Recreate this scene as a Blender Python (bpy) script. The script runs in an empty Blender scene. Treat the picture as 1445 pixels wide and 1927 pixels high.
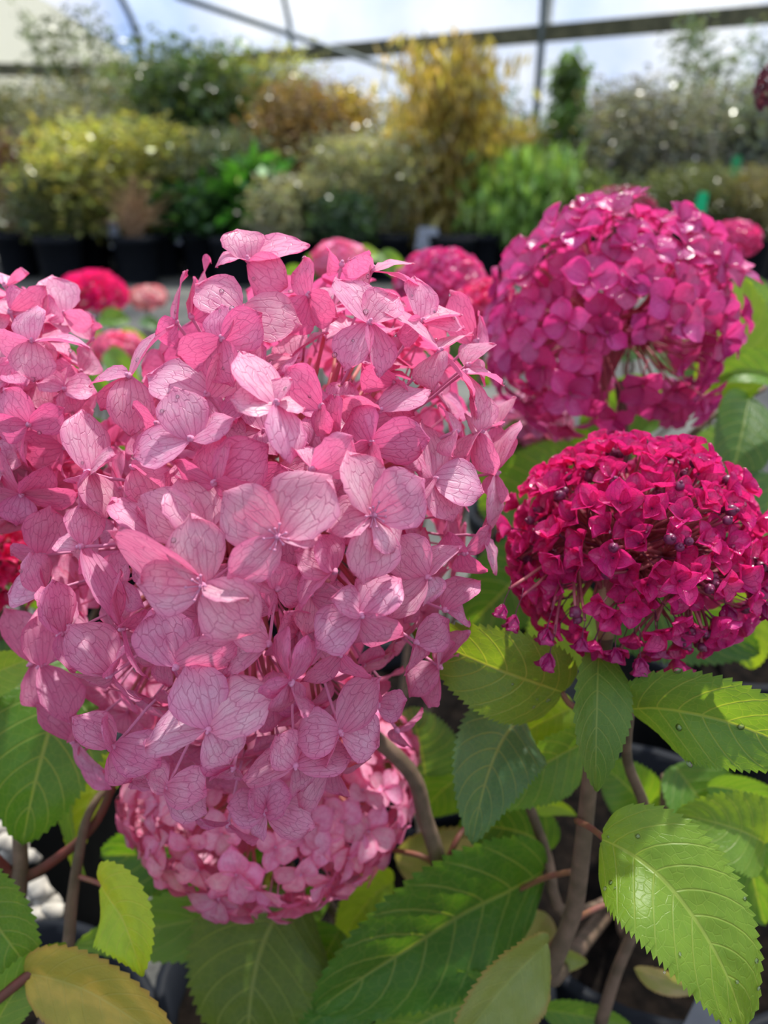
import bpy, math, random
from math import sin, cos, pi, radians as R, sqrt, acos, exp
from mathutils import Vector as V, Matrix as M4, noise

# ------------------------------------------------------------------ camera, world, sun, exposure
scn = bpy.context.scene
COL = scn.collection
FPX, PITCH, CZ = 26 / 36 * 1927, R(24), 0.75
CAM = V((0, 0, CZ))
RIGHT, FWD, UP = V((1, 0, 0)), V((0, cos(PITCH), -sin(PITCH))), V((0, sin(PITCH), cos(PITCH)))
cd = bpy.data.cameras.new('camera')
cam = bpy.data.objects.new('camera', cd); COL.objects.link(cam)
cam.location = CAM; cam.rotation_euler = (R(90) - PITCH, 0, 0)
cd.sensor_fit = 'VERTICAL'; cd.sensor_height = 36; cd.sensor_width = 27; cd.lens = 26
cd.clip_start = 0.01; cd.clip_end = 300
cd.dof.use_dof = True; cd.dof.focus_distance = 0.262; cd.dof.aperture_fstop = 7.2
scn.camera = cam

world = bpy.data.worlds.new('sky'); scn.world = world; world.use_nodes = True
wn, wl = world.node_tree.nodes, world.node_tree.links
wn.clear()
wo = wn.new('ShaderNodeOutputWorld'); wb = wn.new('ShaderNodeBackground')
wt = wn.new('ShaderNodeTexCoord'); wnz = wn.new('ShaderNodeTexNoise'); wr = wn.new('ShaderNodeValToRGB')
wnz.inputs['Scale'].default_value = 4.5; wnz.inputs['Detail'].default_value = 5
wr.color_ramp.elements[0].position = 0.38; wr.color_ramp.elements[0].color = (0.40, 0.56, 0.95, 1)
wr.color_ramp.elements[1].position = 0.60; wr.color_ramp.elements[1].color = (0.92, 0.94, 1.0, 1)
wl.new(wt.outputs['Generated'], wnz.inputs['Vector']); wl.new(wnz.outputs['Fac'], wr.inputs['Fac'])
wl.new(wr.outputs['Color'], wb.inputs['Color']); wl.new(wb.outputs['Background'], wo.inputs['Surface'])
wb.inputs['Strength'].default_value = 1.05

sd = bpy.data.lights.new('sun', 'SUN'); sun = bpy.data.objects.new('sun', sd); COL.objects.link(sun)
sd.energy = 6.5; sd.angle = R(1.2); sd.color = (1.0, 0.95, 0.86)
SUN_DIR = V((0.22, 0.40, 0.89)).normalized()          # towards the sun
sun.rotation_euler = SUN_DIR.to_track_quat('Z', 'Y').to_euler()

scn.view_settings.view_transform = 'Standard'; scn.view_settings.look = 'None'
scn.view_settings.exposure = 0.14; scn.view_settings.gamma = 1; scn.view_settings.use_curve_mapping = False
scn.cycles.use_denoising = True
scn.cycles.max_bounces = 5; scn.cycles.diffuse_bounces = 4; scn.cycles.glossy_bounces = 2; scn.cycles.transmission_bounces = 5; scn.cycles.transparent_max_bounces = 6
scn.cycles.use_adaptive_sampling = True; scn.cycles.adaptive_threshold = 0.04; scn.cycles.caustics_reflective = False; scn.cycles.caustics_refractive = False
scn.cycles.sample_clamp_indirect = 6.0

rnd = random.Random(7)

# ------------------------------------------------------------------ helpers
def P(px, py, d):                     # pixel of the photograph + distance along the view axis -> world point
    return CAM + FWD * d + RIGHT * ((px - 722.5) / FPX * d) + UP * ((963.5 - py) / FPX * d)
def lin(r, g, b):
    f = lambda c: (c / 255 / 12.92) if c / 255 <= 0.04045 else ((c / 255 + 0.055) / 1.055) ** 2.4
    return (f(r), f(g), f(b), 1)
def mesh(name, v, f, uv=None, smooth=True):
    me = bpy.data.meshes.new(name); me.from_pydata([tuple(p) for p in v], [], f)
    if uv:
        l = me.uv_layers.new(name='uv')
        idx = [i for fc in f for i in fc]
        l.data.foreach_set('uv', [c for i in idx for c in uv[i]])
    if smooth: me.polygons.foreach_set('use_smooth', [True] * len(me.polygons))
    me.update(); return me
def obj(name, me, mat=None, parent=None, mtx=None, color=None):
    o = bpy.data.objects.new(name, me); COL.objects.link(o)
    if mat is not None and me is not None and not me.materials: me.materials.append(mat)
    if parent: o.parent = parent
    if mtx is not None: o.matrix_basis = mtx
    if color: o.color = color
    return o
def tag(o, label=None, cat=None, group=None, kind=None):
    if label: o['label'] = label
    if cat: o['category'] = cat
    if group: o['group'] = group
    if kind: o['kind'] = kind
    return o
def empty(name, loc): return obj(name, None, mtx=M4.Translation(loc))
def basis(x, y, z, o, sx=1, sy=1, sz=1):
    return M4(((x.x*sx, y.x*sy, z.x*sz, o.x), (x.y*sx, y.y*sy, z.y*sz, o.y), (x.z*sx, y.z*sy, z.z*sz, o.z), (0, 0, 0, 1)))
class MB:
    def __init__(s): s.v = []; s.f = []
    def add(s, v, f):
        n = len(s.v); s.v += [V(p) for p in v]; s.f += [tuple(i + n for i in q) for q in f]
    def tube(s, pts, rad, n=7, smooth=3):
        pts = [V(p) for p in pts]
        rad = list(rad) if hasattr(rad, '__len__') else [rad] * len(pts)
        if smooth > 1 and len(pts) > 2:
            q, rr = [], []
            for i in range(len(pts) - 1):
                a, b, c, d = pts[max(i-1, 0)], pts[i], pts[i+1], pts[min(i+2, len(pts)-1)]
                for k in range(smooth):
                    t = k / smooth
                    q.append(0.5 * ((2*b) + (c-a)*t + (2*a-5*b+4*c-d)*t*t + (3*b-a-3*c+d)*t*t*t)); rr.append(rad[i]*(1-t) + rad[i+1]*t)
            pts = q + [pts[-1]]; rad = rr + [rad[-1]]
        v, f = [], []; prev = None
        for i, p in enumerate(pts):
            t = (pts[min(i+1, len(pts)-1)] - pts[max(i-1, 0)]).normalized()
            if prev is None: x = t.orthogonal().normalized()
            else: x = (prev - t * prev.dot(t)).normalized()
            prev = x; y = t.cross(x)
            for k in range(n): v.append(p + (x * cos(2*pi*k/n) + y * sin(2*pi*k/n)) * rad[i])
        for i in range(len(pts) - 1):
            for k in range(n): f.append((i*n+k, i*n+(k+1) % n, (i+1)*n+(k+1) % n, (i+1)*n+k))
        f.append(tuple(reversed(range(n)))); f.append(tuple((len(pts)-1)*n + k for k in range(n)))
        s.add(v, f); return s
    def lathe(s, prof, n=24, c=V((0, 0, 0))):
        v = [c + V((r*cos(2*pi*k/n), r*sin(2*pi*k/n), z)) for r, z in prof for k in range(n)]
        f = [(i*n+k, i*n+(k+1) % n, (i+1)*n+(k+1) % n, (i+1)*n+k) for i in range(len(prof)-1) for k in range(n)]
        s.add(v, f); return s
    def ball(s, c, r, n=8, m=6, sx=1, sy=1, sz=1):
        v = [V((0, 0, -r*sz))]; f = []
        for i in range(1, m):
            a = -pi/2 + pi*i/m
            v += [V((r*sx*cos(a)*cos(2*pi*k/n), r*sy*cos(a)*sin(2*pi*k/n), r*sz*sin(a))) for k in range(n)]
        v.append(V((0, 0, r*sz))); t = len(v) - 1
        for k in range(n):
            f.append((0, 1+(k+1) % n, 1+k)); f.append((t, t-n+k, t-n+(k+1) % n))
            for i in range(m-2): f.append((1+i*n+k, 1+i*n+(k+1) % n, 1+(i+1)*n+(k+1) % n, 1+(i+1)*n+k))
        s.add([p + V(c) for p in v], f); return s
    def box(s, a, b):
        (x0, y0, z0), (x1, y1, z1) = a, b
        s.add([(x0,y0,z0),(x1,y0,z0),(x1,y1,z0),(x0,y1,z0),(x0,y0,z1),(x1,y0,z1),(x1,y1,z1),(x0,y1,z1)],
              [(3,2,1,0),(4,5,6,7),(0,1,5,4),(1,2,6,5),(2,3,7,6),(3,0,4,7)]); return s
    def beam(s, a, b, w, h, up=V((0, 0, 1))):
        a, b = V(a), V(b); t = (b-a).normalized(); x = t.cross(up).normalized(); y = x.cross(t)
        v = [p + x*(w/2*i) + y*(h/2*j) for p in (a, b) for i, j in ((-1,-1),(1,-1),(1,1),(-1,1))]
        s.add(v, [(3,2,1,0),(4,5,6,7),(0,1,5,4),(1,2,6,5),(2,3,7,6),(3,0,4,7)]); return s
    def build(s, name, mat, parent=None, smooth=True, origin=None, mtx=None, color=None):
        v = s.v
        if origin is not None: v = [p - V(origin) for p in v]
        return obj(name, mesh(name, v, s.f, None, smooth), mat, parent, mtx, color)

# ------------------------------------------------------------------ materials
class NT:
    def __init__(s, name):
        s.m = bpy.data.materials.new(name); s.m.use_nodes = True
        s.n, s.l = s.m.node_tree.nodes, s.m.node_tree.links; s.n.clear()
        s.out = s.n.new('ShaderNodeOutputMaterial')
    def put(s, sock, val):
        if isinstance(val, bpy.types.NodeSocket): s.l.new(val, sock)
        elif val is not None:
            if hasattr(sock.default_value, '__len__') and not hasattr(val, '__len__'): val = (val,) * len(sock.default_value)
            if hasattr(sock.default_value, '__len__') and len(sock.default_value) == 3 and len(val) == 4: val = val[:3]
            sock.default_value = val
    def math(s, op, a, b=None, c=None, clamp=False):
        n = s.n.new('ShaderNodeMath'); n.operation = op; n.use_clamp = clamp
        for i, x in enumerate((a, b, c)):
            if x is not None: s.put(n.inputs[i], x)
        return n.outputs[0]
    def mix(s, f, a, b, mode='MIX'):
        n = s.n.new('ShaderNodeMix'); n.data_type = 'RGBA'; n.blend_type = mode
        s.put(n.inputs[0], f); s.put(n.inputs[6], a); s.put(n.inputs[7], b); return n.outputs[2]
    def rng(s, x, a, b, c=0.0, d=1.0):
        n = s.n.new('ShaderNodeMapRange'); n.interpolation_type = 'SMOOTHSTEP'
        for i, q in enumerate((x, a, b, c, d)): s.put(n.inputs[i], q)
        return n.outputs[0]
    def xyz(s, x, y, z):
        n = s.n.new('ShaderNodeCombineXYZ')
        for i, q in enumerate((x, y, z)): s.put(n.inputs[i], q)
        return n.outputs[0]
    def sep(s, v):
        n = s.n.new('ShaderNodeSeparateXYZ'); s.put(n.inputs[0], v); return n.outputs
    def noise(s, v, scale, detail=3, col=False):
        n = s.n.new('ShaderNodeTexNoise'); s.put(n.inputs['Vector'], v); n.inputs['Scale'].default_value = scale
        n.inputs['Detail'].default_value = detail; return n.outputs['Color' if col else 'Fac']
    def voro(s, v, scale, feat='DISTANCE_TO_EDGE'):
        n = s.n.new('ShaderNodeTexVoronoi'); n.feature = feat; n.voronoi_dimensions = '2D'; s.put(n.inputs['Vector'], v)
        n.inputs['Scale'].default_value = scale; return n.outputs['Distance']
    def bump(s, h, strength, dist):
        n = s.n.new('ShaderNodeBump'); n.inputs['Strength'].default_value = strength; n.inputs['Distance'].default_value = dist
        s.put(n.inputs['Height'], h); return n.outputs[0]
    def pbr(s, col, rough=0.5, spec=0.5, normal=None, **kw):
        n = s.n.new('ShaderNodeBsdfPrincipled'); s.put(n.inputs['Base Color'], col); s.put(n.inputs['Roughness'], rough)
        s.put(n.inputs['Specular IOR Level'], spec)
        if normal is not None: s.put(n.inputs['Normal'], normal)
        for k, q in kw.items(): s.put(n.inputs[k.replace('_', ' ')], q)
        return n.outputs[0]
    def transl(s, col, normal=None):
        n = s.n.new('ShaderNodeBsdfTranslucent'); s.put(n.inputs[0], col)
        if normal is not None: s.put(n.inputs[1], normal)
        return n.outputs[0]
    def diff(s, col):
        n = s.n.new('ShaderNodeBsdfDiffuse'); s.put(n.inputs[0], col); return n.outputs[0]
    def mixs(s, f, a, b):
        n = s.n.new('ShaderNodeMixShader'); s.put(n.inputs[0], f); s.l.new(a, n.inputs[1]); s.l.new(b, n.inputs[2]); return n.outputs[0]
    def done(s, sh): s.l.new(sh, s.out.inputs[0]); return s.m
    def uv(s): return s.n.new('ShaderNodeUVMap').outputs[0]
    def obj(s): return s.n.new('ShaderNodeTexCoord').outputs['Object']
    def info(s): return s.n.new('ShaderNodeObjectInfo').outputs

def petal_mat(name, face, edge, vein, trans, tmix=0.42, rough=0.42, veins=0.75, spec=0.4, sx=5.0, sy=4.0):
    t = NT(name); uv = t.uv(); x, y, _ = t.sep(uv); inf = t.info(); rn = inf['Random']; oc = inf['Color']
    wob = t.noise(uv, 5.0, 2, True); wx, wy, _ = t.sep(wob)
    ux = t.math('MULTIPLY_ADD', wx, 0.10, x); uy = t.math('MULTIPLY_ADD', wy, 0.12, y)
    net = t.voro(t.xyz(t.math('MULTIPLY_ADD', ux, sx, t.math('MULTIPLY', rn, 40)), t.math('MULTIPLY', uy, sy), 0), 1.0)
    net = t.rng(net, 0.0, 0.075, 1, 0)
    net = t.math('MULTIPLY', net, t.rng(y, 0.10, 0.55, 0.15, 1.0))
    fine = t.voro(t.xyz(t.math('MULTIPLY_ADD', ux, sx * 2.4, t.math('MULTIPLY', rn, 70)), t.math('MULTIPLY', uy, sy * 2.6), 0), 1.0)
    fine = t.math('MULTIPLY', t.rng(fine, 0.0, 0.10, 1, 0), 0.35)
    fan = t.math('ABSOLUTE', t.math('SUBTRACT', t.math('FRACT', t.math('MULTIPLY_ADD', ux, 6.0, 0.2)), 0.5))
    fan = t.math('MULTIPLY', t.rng(fan, 0.0, 0.13, 1, 0), t.rng(y, 0.25, 0.95, 0.9, 0.0))
    vb = t.math('MAXIMUM', net, fan); vn = t.math('MAXIMUM', vb, fine)
    r = t.math('MAXIMUM', t.math('MULTIPLY', t.math('ABSOLUTE', t.math('SUBTRACT', x, 0.5)), 2.0), y)
    eg = t.rng(r, 0.55, 1.02)
    mott = t.rng(t.noise(t.xyz(x, y, t.math('MULTIPLY', rn, 30)), 3.5, 3), 0.35, 0.70)
    bs = t.rng(y, 0.0, 0.42, 0.7, 0.0)
    c = t.mix(t.math('MAXIMUM', t.math('MAXIMUM', t.math('MULTIPLY', eg, 0.75), bs), t.math('MULTIPLY', mott, 0.55)), face, edge)
    c = t.mix(t.math('MULTIPLY', vn, veins), c, vein)
    c = t.mix(1.0, c, oc, 'MULTIPLY')
    tc = t.mix(1.0, t.mix(t.math('MULTIPLY', vn, 0.45), trans, vein), oc, 'MULTIPLY')
    nb = t.bump(t.math('MULTIPLY', vb, -1.0), 0.35, 0.0006)
    p = t.pbr(c, rough, spec, nb)
    return t.done(t.mixs(tmix, p, t.transl(tc, nb)))

PETAL = petal_mat('pink_petal', lin(243, 206, 226), lin(234, 134, 184), lin(188, 78, 134), lin(250, 120, 168), 0.46, sx=9.0, sy=4.2, veins=0.62)
PETAL_S = petal_mat('soft_pink_petal', lin(244, 190, 216), lin(226, 104, 160), lin(196, 80, 140), lin(250, 118, 164), veins=0.3)
PETAL_M = petal_mat('magenta_petal', lin(214, 96, 164), lin(198, 54, 136), lin(160, 40, 110), lin(248, 76, 152), 0.42, 0.26, 0.25, 0.55)
PETAL_C = petal_mat('crimson_petal', lin(226, 62, 140), lin(206, 34, 114), lin(150, 20, 84), lin(252, 44, 122), 0.42, 0.24, 0.3, 0.6)

def simple(name, col, rough=0.6, spec=0.4, nscale=None, col2=None, bump=0, tm=0, tc=None, metallic=0):
    t = NT(name); c = col; nb = None
    if nscale:
        nz = t.noise(t.obj(), nscale, 5); c = t.mix(t.rng(nz, 0.3, 0.7), col, col2)
        if bump: nb = t.bump(nz, 0.6, bump)
    p = t.pbr(c, rough, spec, nb, Metallic=metallic)
    if tm: p = t.mixs(tm, p, t.transl(tc or col))
    return t.done(p)
STALK = simple('pink_stalk', lin(222, 130, 150), 0.5, 0.4, 60, lin(206, 150, 130), 0, 0.25, lin(240, 120, 140))
STALK_G = simple('cream_stalk', lin(214, 206, 150), 0.5, 0.4, 60, lin(196, 150, 130), 0, 0.2, lin(220, 210, 140))
STALK_C = simple('wine_stalk', lin(196, 120, 120), 0.5, 0.4, 60, lin(160, 60, 90), 0, 0.2, lin(210, 100, 110))
BUD = simple('pink_bud', lin(228, 160, 192), 0.5, 0.4, 300, lin(214, 128, 170), 0.0002)
BUD_C = simple('plum_bud', lin(128, 48, 88), 0.35, 0.5, 300, lin(96, 32, 68), 0.0002)
ANTHER = simple('stamen', lin(224, 176, 190), 0.5, 0.4, 500, lin(150, 70, 100))
STEM = simple('woody_stem', lin(122, 100, 84), 0.7, 0.3, 90, lin(92, 78, 62), 0.0006)
STEM_R = simple('red_stem', lin(118, 58, 52), 0.6, 0.35, 90, lin(92, 60, 46), 0.0004)
PETIOLE = simple('pink_petiole', lin(140, 84, 78), 0.5, 0.4, 90, lin(140, 100, 70))
PLASTIC = simple('black_plastic', (0.007, 0.009, 0.013, 1), 0.6, 0.14, 25, (0.010, 0.012, 0.017, 1))
SOIL = simple('bark_soil', lin(26, 21, 18), 0.95, 0.05, 70, lin(9, 8, 8), 0.01)
STEEL = simple('galvanised_steel', lin(96, 108, 112), 0.5, 0.5, 14, lin(72, 84, 88), 0, metallic=0.3)
TIMBER = simple('weathered_timber', lin(98, 96, 74), 0.8, 0.2, 9, lin(70, 70, 54), 0.004)
def water_mat():
    t = NT('water'); tr = t.n.new('ShaderNodeBsdfTransparent'); gl = t.n.new('ShaderNodeBsdfGlossy'); gl.inputs['Roughness'].default_value = 0.06
    fr = t.n.new('ShaderNodeFresnel'); fr.inputs[0].default_value = 1.45
    return t.done(t.mixs(t.math('MULTIPLY_ADD', fr.outputs[0], 0.9, 0.06), tr.outputs[0], gl.outputs[0]))
WATER = water_mat()

def leaf_mat(name='hydrangea_leaf', rough=0.40, nv=8.0, tmix=0.45, faded=False):
    t = NT(name); uv = t.uv(); x, y, _ = t.sep(uv); inf = t.info(); oc = inf['Color']
    u = t.math('MULTIPLY', t.math('ABSOLUTE', t.math('SUBTRACT', x, 0.5)), 2.0)
    s = t.math('MULTIPLY', t.math('SUBTRACT', y, t.math('MULTIPLY', t.math('POWER', u, 1.25), 0.26)), nv)
    sec = t.math('ABSOLUTE', t.math('SUBTRACT', t.math('FRACT', s), 0.5))
    sec = t.math('MULTIPLY', t.rng(sec, 0.0, 0.07, 1, 0), t.rng(u, 0.75, 1.0, 1, 0.2))
    mid = t.rng(u, 0.015, 0.05, 1, 0)
    wx, wy, _ = t.sep(t.noise(uv, 6, 2, True))
    net = t.voro(t.xyz(t.math('MULTIPLY_ADD', wx, 0.08, t.math('MULTIPLY', x, 1.0)), t.math('MULTIPLY_ADD', wy, 0.08, t.math('MULTIPLY', y, 1.5)), 0), 15)
    net = t.math('MULTIPLY', t.rng(net, 0.0, 0.10, 1, 0), 0.25)
    vn = t.math('MAXIMUM', t.math('MAXIMUM', sec, mid), net)
    mott = t.noise(t.xyz(x, y, t.math('MULTIPLY', inf['Random'], 30)), 6, 4)
    c = t.mix(t.rng(mott, 0.3, 0.75, 0, 0.5), oc, t.mix(1.0, oc, (0.62, 0.72, 0.7, 1), 'MULTIPLY'))
    c = t.mix(t.math('MULTIPLY', vn, 0.50), c, t.mix(0.5, oc, lin(196, 204, 120)))
    if faded:                                                   # patches still green, margin browning
        g = t.rng(t.noise(t.xyz(x, y, t.math('MULTIPLY', inf['Random'], 17)), 2.2, 3), 0.40, 0.60, 0.5, 0.0)
        c = t.mix(g, c, lin(136, 150, 52)); c = t.mix(t.rng(u, 0.82, 1.0, 0, 0.5), c, lin(176, 128, 72))
    tc = t.mix(1.0, c, (1.35, 1.25, 0.7, 1) if faded else (3.4, 2.5, 0.55, 1), 'MULTIPLY')
    nb = t.bump(t.math('ADD', t.math('MULTIPLY', vn, -1.0), t.math('MULTIPLY', t.noise(uv, 60, 3), 0.25)), 0.4, 0.0007)
    return t.done(t.mixs(tmix, t.pbr(c, rough, 0.45, nb), t.transl(tc, nb)))
LEAF = leaf_mat(); LEAF_Y = leaf_mat('faded_leaf', faded=True)
def bgleaf_mat():
    t = NT('shrub_leaf'); inf = t.info(); oc = inf['Color']
    at = t.n.new('ShaderNodeAttribute'); at.attribute_name = 'tint'
    c = t.mix(1.0, oc, at.outputs['Color'], 'MULTIPLY')
    return t.done(t.mixs(0.35, t.pbr(c, 0.30, 0.5), t.transl(t.mix(1.0, c, (1.7, 1.5, 0.7, 1), 'MULTIPLY'))))
BGLEAF = bgleaf_mat()

def film_mat():
    t = NT('polythene_film'); n = t.noise(t.obj(), 1.3, 5)
    tr = t.n.new('ShaderNodeBsdfTransparent'); tr.inputs[0].default_value = (0.97, 0.98, 0.98, 1)
    sc = t.mixs(0.25, t.transl((0.80, 0.86, 0.86, 1)), t.diff((0.78, 0.82, 0.82, 1)))
    return t.done(t.mixs(t.rng(n, 0.3, 0.75, 0.11, 0.27), tr.outputs[0], sc))
FILM = film_mat()
END = simple('cream_end_panel', lin(222, 222, 200), 0.6, 0.3, 1.5, lin(206, 206, 184), 0, 0.55, lin(246, 244, 220))
def ground_mat():
    t = NT('weed_mat_ground'); o = t.obj(); n1 = t.noise(o, 2.0, 5); n2 = t.noise(o, 120, 3)
    c = t.mix(t.rng(n1, 0.35, 0.7), lin(52, 54, 57), lin(112, 112, 106)); c = t.mix(t.rng(n2, 0.4, 0.7, 0, 0.5), c, lin(26, 28, 32))
    return t.done(t.pbr(c, 0.85, 0.3, t.bump(n2, 0.5, 0.004)))
GROUND = ground_mat()

# ------------------------------------------------------------------ the tunnel
CORNER, AX = V((-3.6, 12.8, 0)), V((0.8869, -0.4619, 0))      # far corner; along the side wall towards the right
NIN = V((-0.4619, -0.8869, 0))                                  # inwards from the side wall
BEAM_H, HALF, RIDGE = 2.3, 7.0, 4.6
o = MB(); o.add([(-40, -25, 0), (40, -25, 0), (40, 40, 0), (-40, 40, 0)], [(0, 1, 2, 3)])
tag(o.build('floor', GROUND, smooth=False), 'grey weed matting covering the tunnel floor', kind='structure')
def section(k, n=16):                                           # the hoop profile from the side wall over the ridge
    a = pi * k / n
    return NIN * (HALF - HALF * cos(a)) + V((0, 0, BEAM_H + (RIDGE - BEAM_H) * sin(a) ** 0.8))
LONG = 26.0
def film(name, secs, label):
    v, f = [], []
    for s in secs:
        for j in range(14): v.append(CORNER + AX * (LONG * j / 13) + s)
    for i in range(len(secs) - 1):
        for j in range(13): f.append((i*14+j, i*14+j+1, (i+1)*14+j+1, (i+1)*14+j))
    return tag(obj(name, mesh(name, v, f), FILM), label, kind='structure')
film('ceiling', [section(k) for k in range(17)], 'clear polythene roof film of the growing tunnel')
film('wall_back', [V((0, 0, 0)), V((0, 0, 1.2)), V((0, 0, BEAM_H))], 'clear polythene side wall film behind the shrubs')
film('wall_front', [NIN * 2*HALF + V((0, 0, z)) for z in (0, 1.2, BEAM_H)], 'clear polythene side wall film behind the camera')
def side_wall(t, name, label, mat, dirv, w):
    m = MB(); a = CORNER + AX * t
    n = 12
    v = [a + dirv * (w * k / n) for k in range(n + 1)] + [a + dirv * (w * k / n) + V((0, 0, BEAM_H + (RIDGE - BEAM_H) * max(0, sin(pi * k / n)) ** 0.8)) for k in range(n + 1)]
    m.add(v, [(k, k+1, n+2+k, n+1+k) for k in range(n)])
    return tag(m.build(name, mat, smooth=False), label, kind='structure')
side_wall(0, 'wall_left', 'opaque cream end wall of the tunnel', END, V((-0.98, -0.20, 0)).normalized(), 14)
side_wall(LONG, 'wall_right', 'clear polythene end wall of the tunnel', FILM, NIN, 14)
m = MB().beam(CORNER + NIN*0.06 + V((0, 0, BEAM_H)), CORNER + NIN*0.06 + AX*LONG + V((0, 0, BEAM_H)), 0.05, 0.17)
tag(m.build('trim_1', TIMBER, smooth=False), 'long weathered timber rail along the side wall', kind='structure')
ED = V((-0.98, -0.20, 0)).normalized()
m = MB().beam(CORNER - V((0, .08, 0)) + V((0, 0, BEAM_H - 0.06)), CORNER - V((0, .08, 0)) + ED*14 + V((0, 0, BEAM_H - 0.06)), 0.05, 0.16)
tag(m.build('trim_2', TIMBER, smooth=False), 'timber rail across the cream end wall', kind='structure')
HOOPS = []
def along(px):                                                  # distance along the side wall for a pixel column
    k = (px - 722.5) / FPX; best = None
    for i in range(2000):
        t = i * 0.01; p = CORNER + AX*t + V((0, 0, BEAM_H)) - CAM
        e = abs(p.dot(RIGHT) / p.dot(FWD) - k)
        if best is None or e < best[0]: best = (e, t)
    return best[1]
for i, (t, lab) in enumerate(((0.05, 'steel corner hoop where the end wall meets the roof'), (along(553), 'steel tunnel hoop rising behind the middle of the shrubs'),
                              (along(1022), 'steel tunnel hoop and upright behind the tall climber'), (along(1022) + 4.3, 'steel tunnel hoop beyond the dark shrubs at the edge'))):
    b = CORNER + AX*t + NIN*0.05
    m = MB().tube([b, b + V((0, 0, BEAM_H))] + [b + section(k * 0.5) for k in range(1, 32)], 0.045 if i != 1 else 0.032, 8, 1)
    tag(m.build('tunnel_hoop', STEEL), lab, kind='structure')
def wire(a, b, r, lab):
    tag(MB().tube([a, b], r, 6).build('brace_rod', STEEL), lab, kind='structure')
wire(P(330, -8, 7.0), P(1010, 222, 10.6), 0.028, 'long diagonal steel brace crossing in front of the timber rail')
wire(P(1030, 60, 10.2), P(1036, -12, 8.6), 0.05, 'short steel strut rising from the upright to the roof')

# ------------------------------------------------------------------ petals
def petal_mesh(seed, W=0.95, point=0.0, cup=0.10, curl=0.06, jag=0.02, nu=8, nv=12, base=0.55):
    r = random.Random(seed); off = V((seed * 3.7, 1.3, 0)); v, uv, f = [], [], []
    sk = r.uniform(-0.08, 0.08); tw = r.uniform(-0.10, 0.10); lift = r.uniform(0.02, 0.10)
    def hw(t):
        a = max(t, 0) ** (base + 0.12) * sqrt(max(0, 1 - t ** 3.0)) * 1.06; b = max(t, 0) ** base * (1 - t) ** 0.8 * 1.7
        a = 0.5 * a / 0.70 + 0.5 * max(0, sin(pi * t ** 0.85)) ** 0.75
        return (1 - point) * a + point * b / 0.70
    for j in range(nv + 1):
        t = 1 - (1 - j / nv) ** 1.75
        for i in range(nu + 1):
            u = i / nu * 2 - 1
            h = hw(max(t, 0.012)) * W / 2
            jj = 1 + jag * noise.noise(V((u * 3, t * 14, seed * 1.1))) * 2.5 * abs(u) ** 3
            top = (t if point > 0.3 else t - 0.10 * (abs(u) ** 2) * max(0, t - 0.5) * 2) + jag * 0.8 * noise.noise(V((u * 7, seed, 2))) * t ** 5
            x = u * h * jj + sk * t * t
            z = cup * u * u * (0.3 + h) + lift * sin(pi * t) - curl * t * t * t + tw * u * t * 0.5 + 0.05 * noise.noise(V((u * 1.6, t * 2.2, seed * 2.3)))
            z += 0.035 * abs(u) ** 4 * noise.noise(V((u * 4, t * 6, seed)))
            v.append(V((x, top, z))); uv.append((u * 0.5 * min(1, 0.35 + hw(max(t, .012))) + 0.5, t))
    n = nu + 1
    for j in range(nv):
        for i in range(nu): f.append((j*n+i, j*n+i+1, (j+1)*n+i+1, (j+1)*n+i))
    return mesh('petal', v, f, uv)
BIG = [petal_mesh(s, rnd.uniform(0.80, 1.02), rnd.choice((0, 0.05, 0.12, 0.2)), rnd.uniform(-0.02, 0.22), rnd.uniform(-0.02, 0.16), 0.03) for s in range(12)]
SOFT = [petal_mesh(20 + s, rnd.uniform(0.75, 1.0), rnd.choice((0.05, 0.15, 0.25)), rnd.uniform(0.0, 0.25), rnd.uniform(0, 0.15), 0.02, 6, 8) for s in range(6)]
ROUND = [petal_mesh(40 + s, rnd.uniform(0.85, 1.05), rnd.choice((0.1, 0.2)), rnd.uniform(0.1, 0.4), rnd.uniform(0, 0.1), 0.0, 6, 7) for s in range(6)]
PTD = [petal_mesh(60 + s, rnd.uniform(0.80, 0.98), rnd.uniform(0.45, 0.75), rnd.uniform(0.25, 0.6), rnd.uniform(-0.12, 0.10), 0.0, 6, 7) for s in range(6)]
for s, mt in ((BIG, PETAL), (SOFT, PETAL_S), (ROUND, PETAL_M), (PTD, PETAL_C)):
    for me in s: me.materials.append(mt)

def core_mesh(stamens, seed):                                   # floret bud and stalk, petal length = 1
    r = random.Random(seed); m = MB()
    m.ball((0, 0, 0.045), 0.062, 8, 6, 1, 1, 1.0); m.ball((0, 0, 0.10), 0.038, 7, 5)
    if stamens:
        for k in range(9):
            a = 2*pi*k/9 + r.uniform(-.2, .2); q = r.uniform(0.10, 0.20); h = r.uniform(0.12, 0.24)
            e = V((q*cos(a), q*sin(a), h)); m.tube([(0, 0, 0.05), e * 0.6 + V((0, 0, .03)), e], 0.011, 5, 2); m.ball(e, 0.026, 6, 4)
    m.tube([(0, 0, 0.04), (0.02, 0.01, -0.35), (0.0, -0.03, -0.9), (0.05, 0.02, -1.5)], [0.035, 0.028, 0.026, 0.03], 6, 2)
    return m
CORE = [mesh('floret', core_mesh(0, 1).v, core_mesh(0, 1).f), mesh('floret', core_mesh(1, 2).v, core_mesh(1, 2).f)]
CORE_C = mesh('floret', core_mesh(0, 3).v, core_mesh(0, 3).f); CORE_M = mesh('floret', core_mesh(0, 4).v, core_mesh(0, 4).f)
for c in CORE: c.materials.append(BUD)
CORE_C.materials.append(BUD_C); CORE_M.materials.append(STALK_C)

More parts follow.
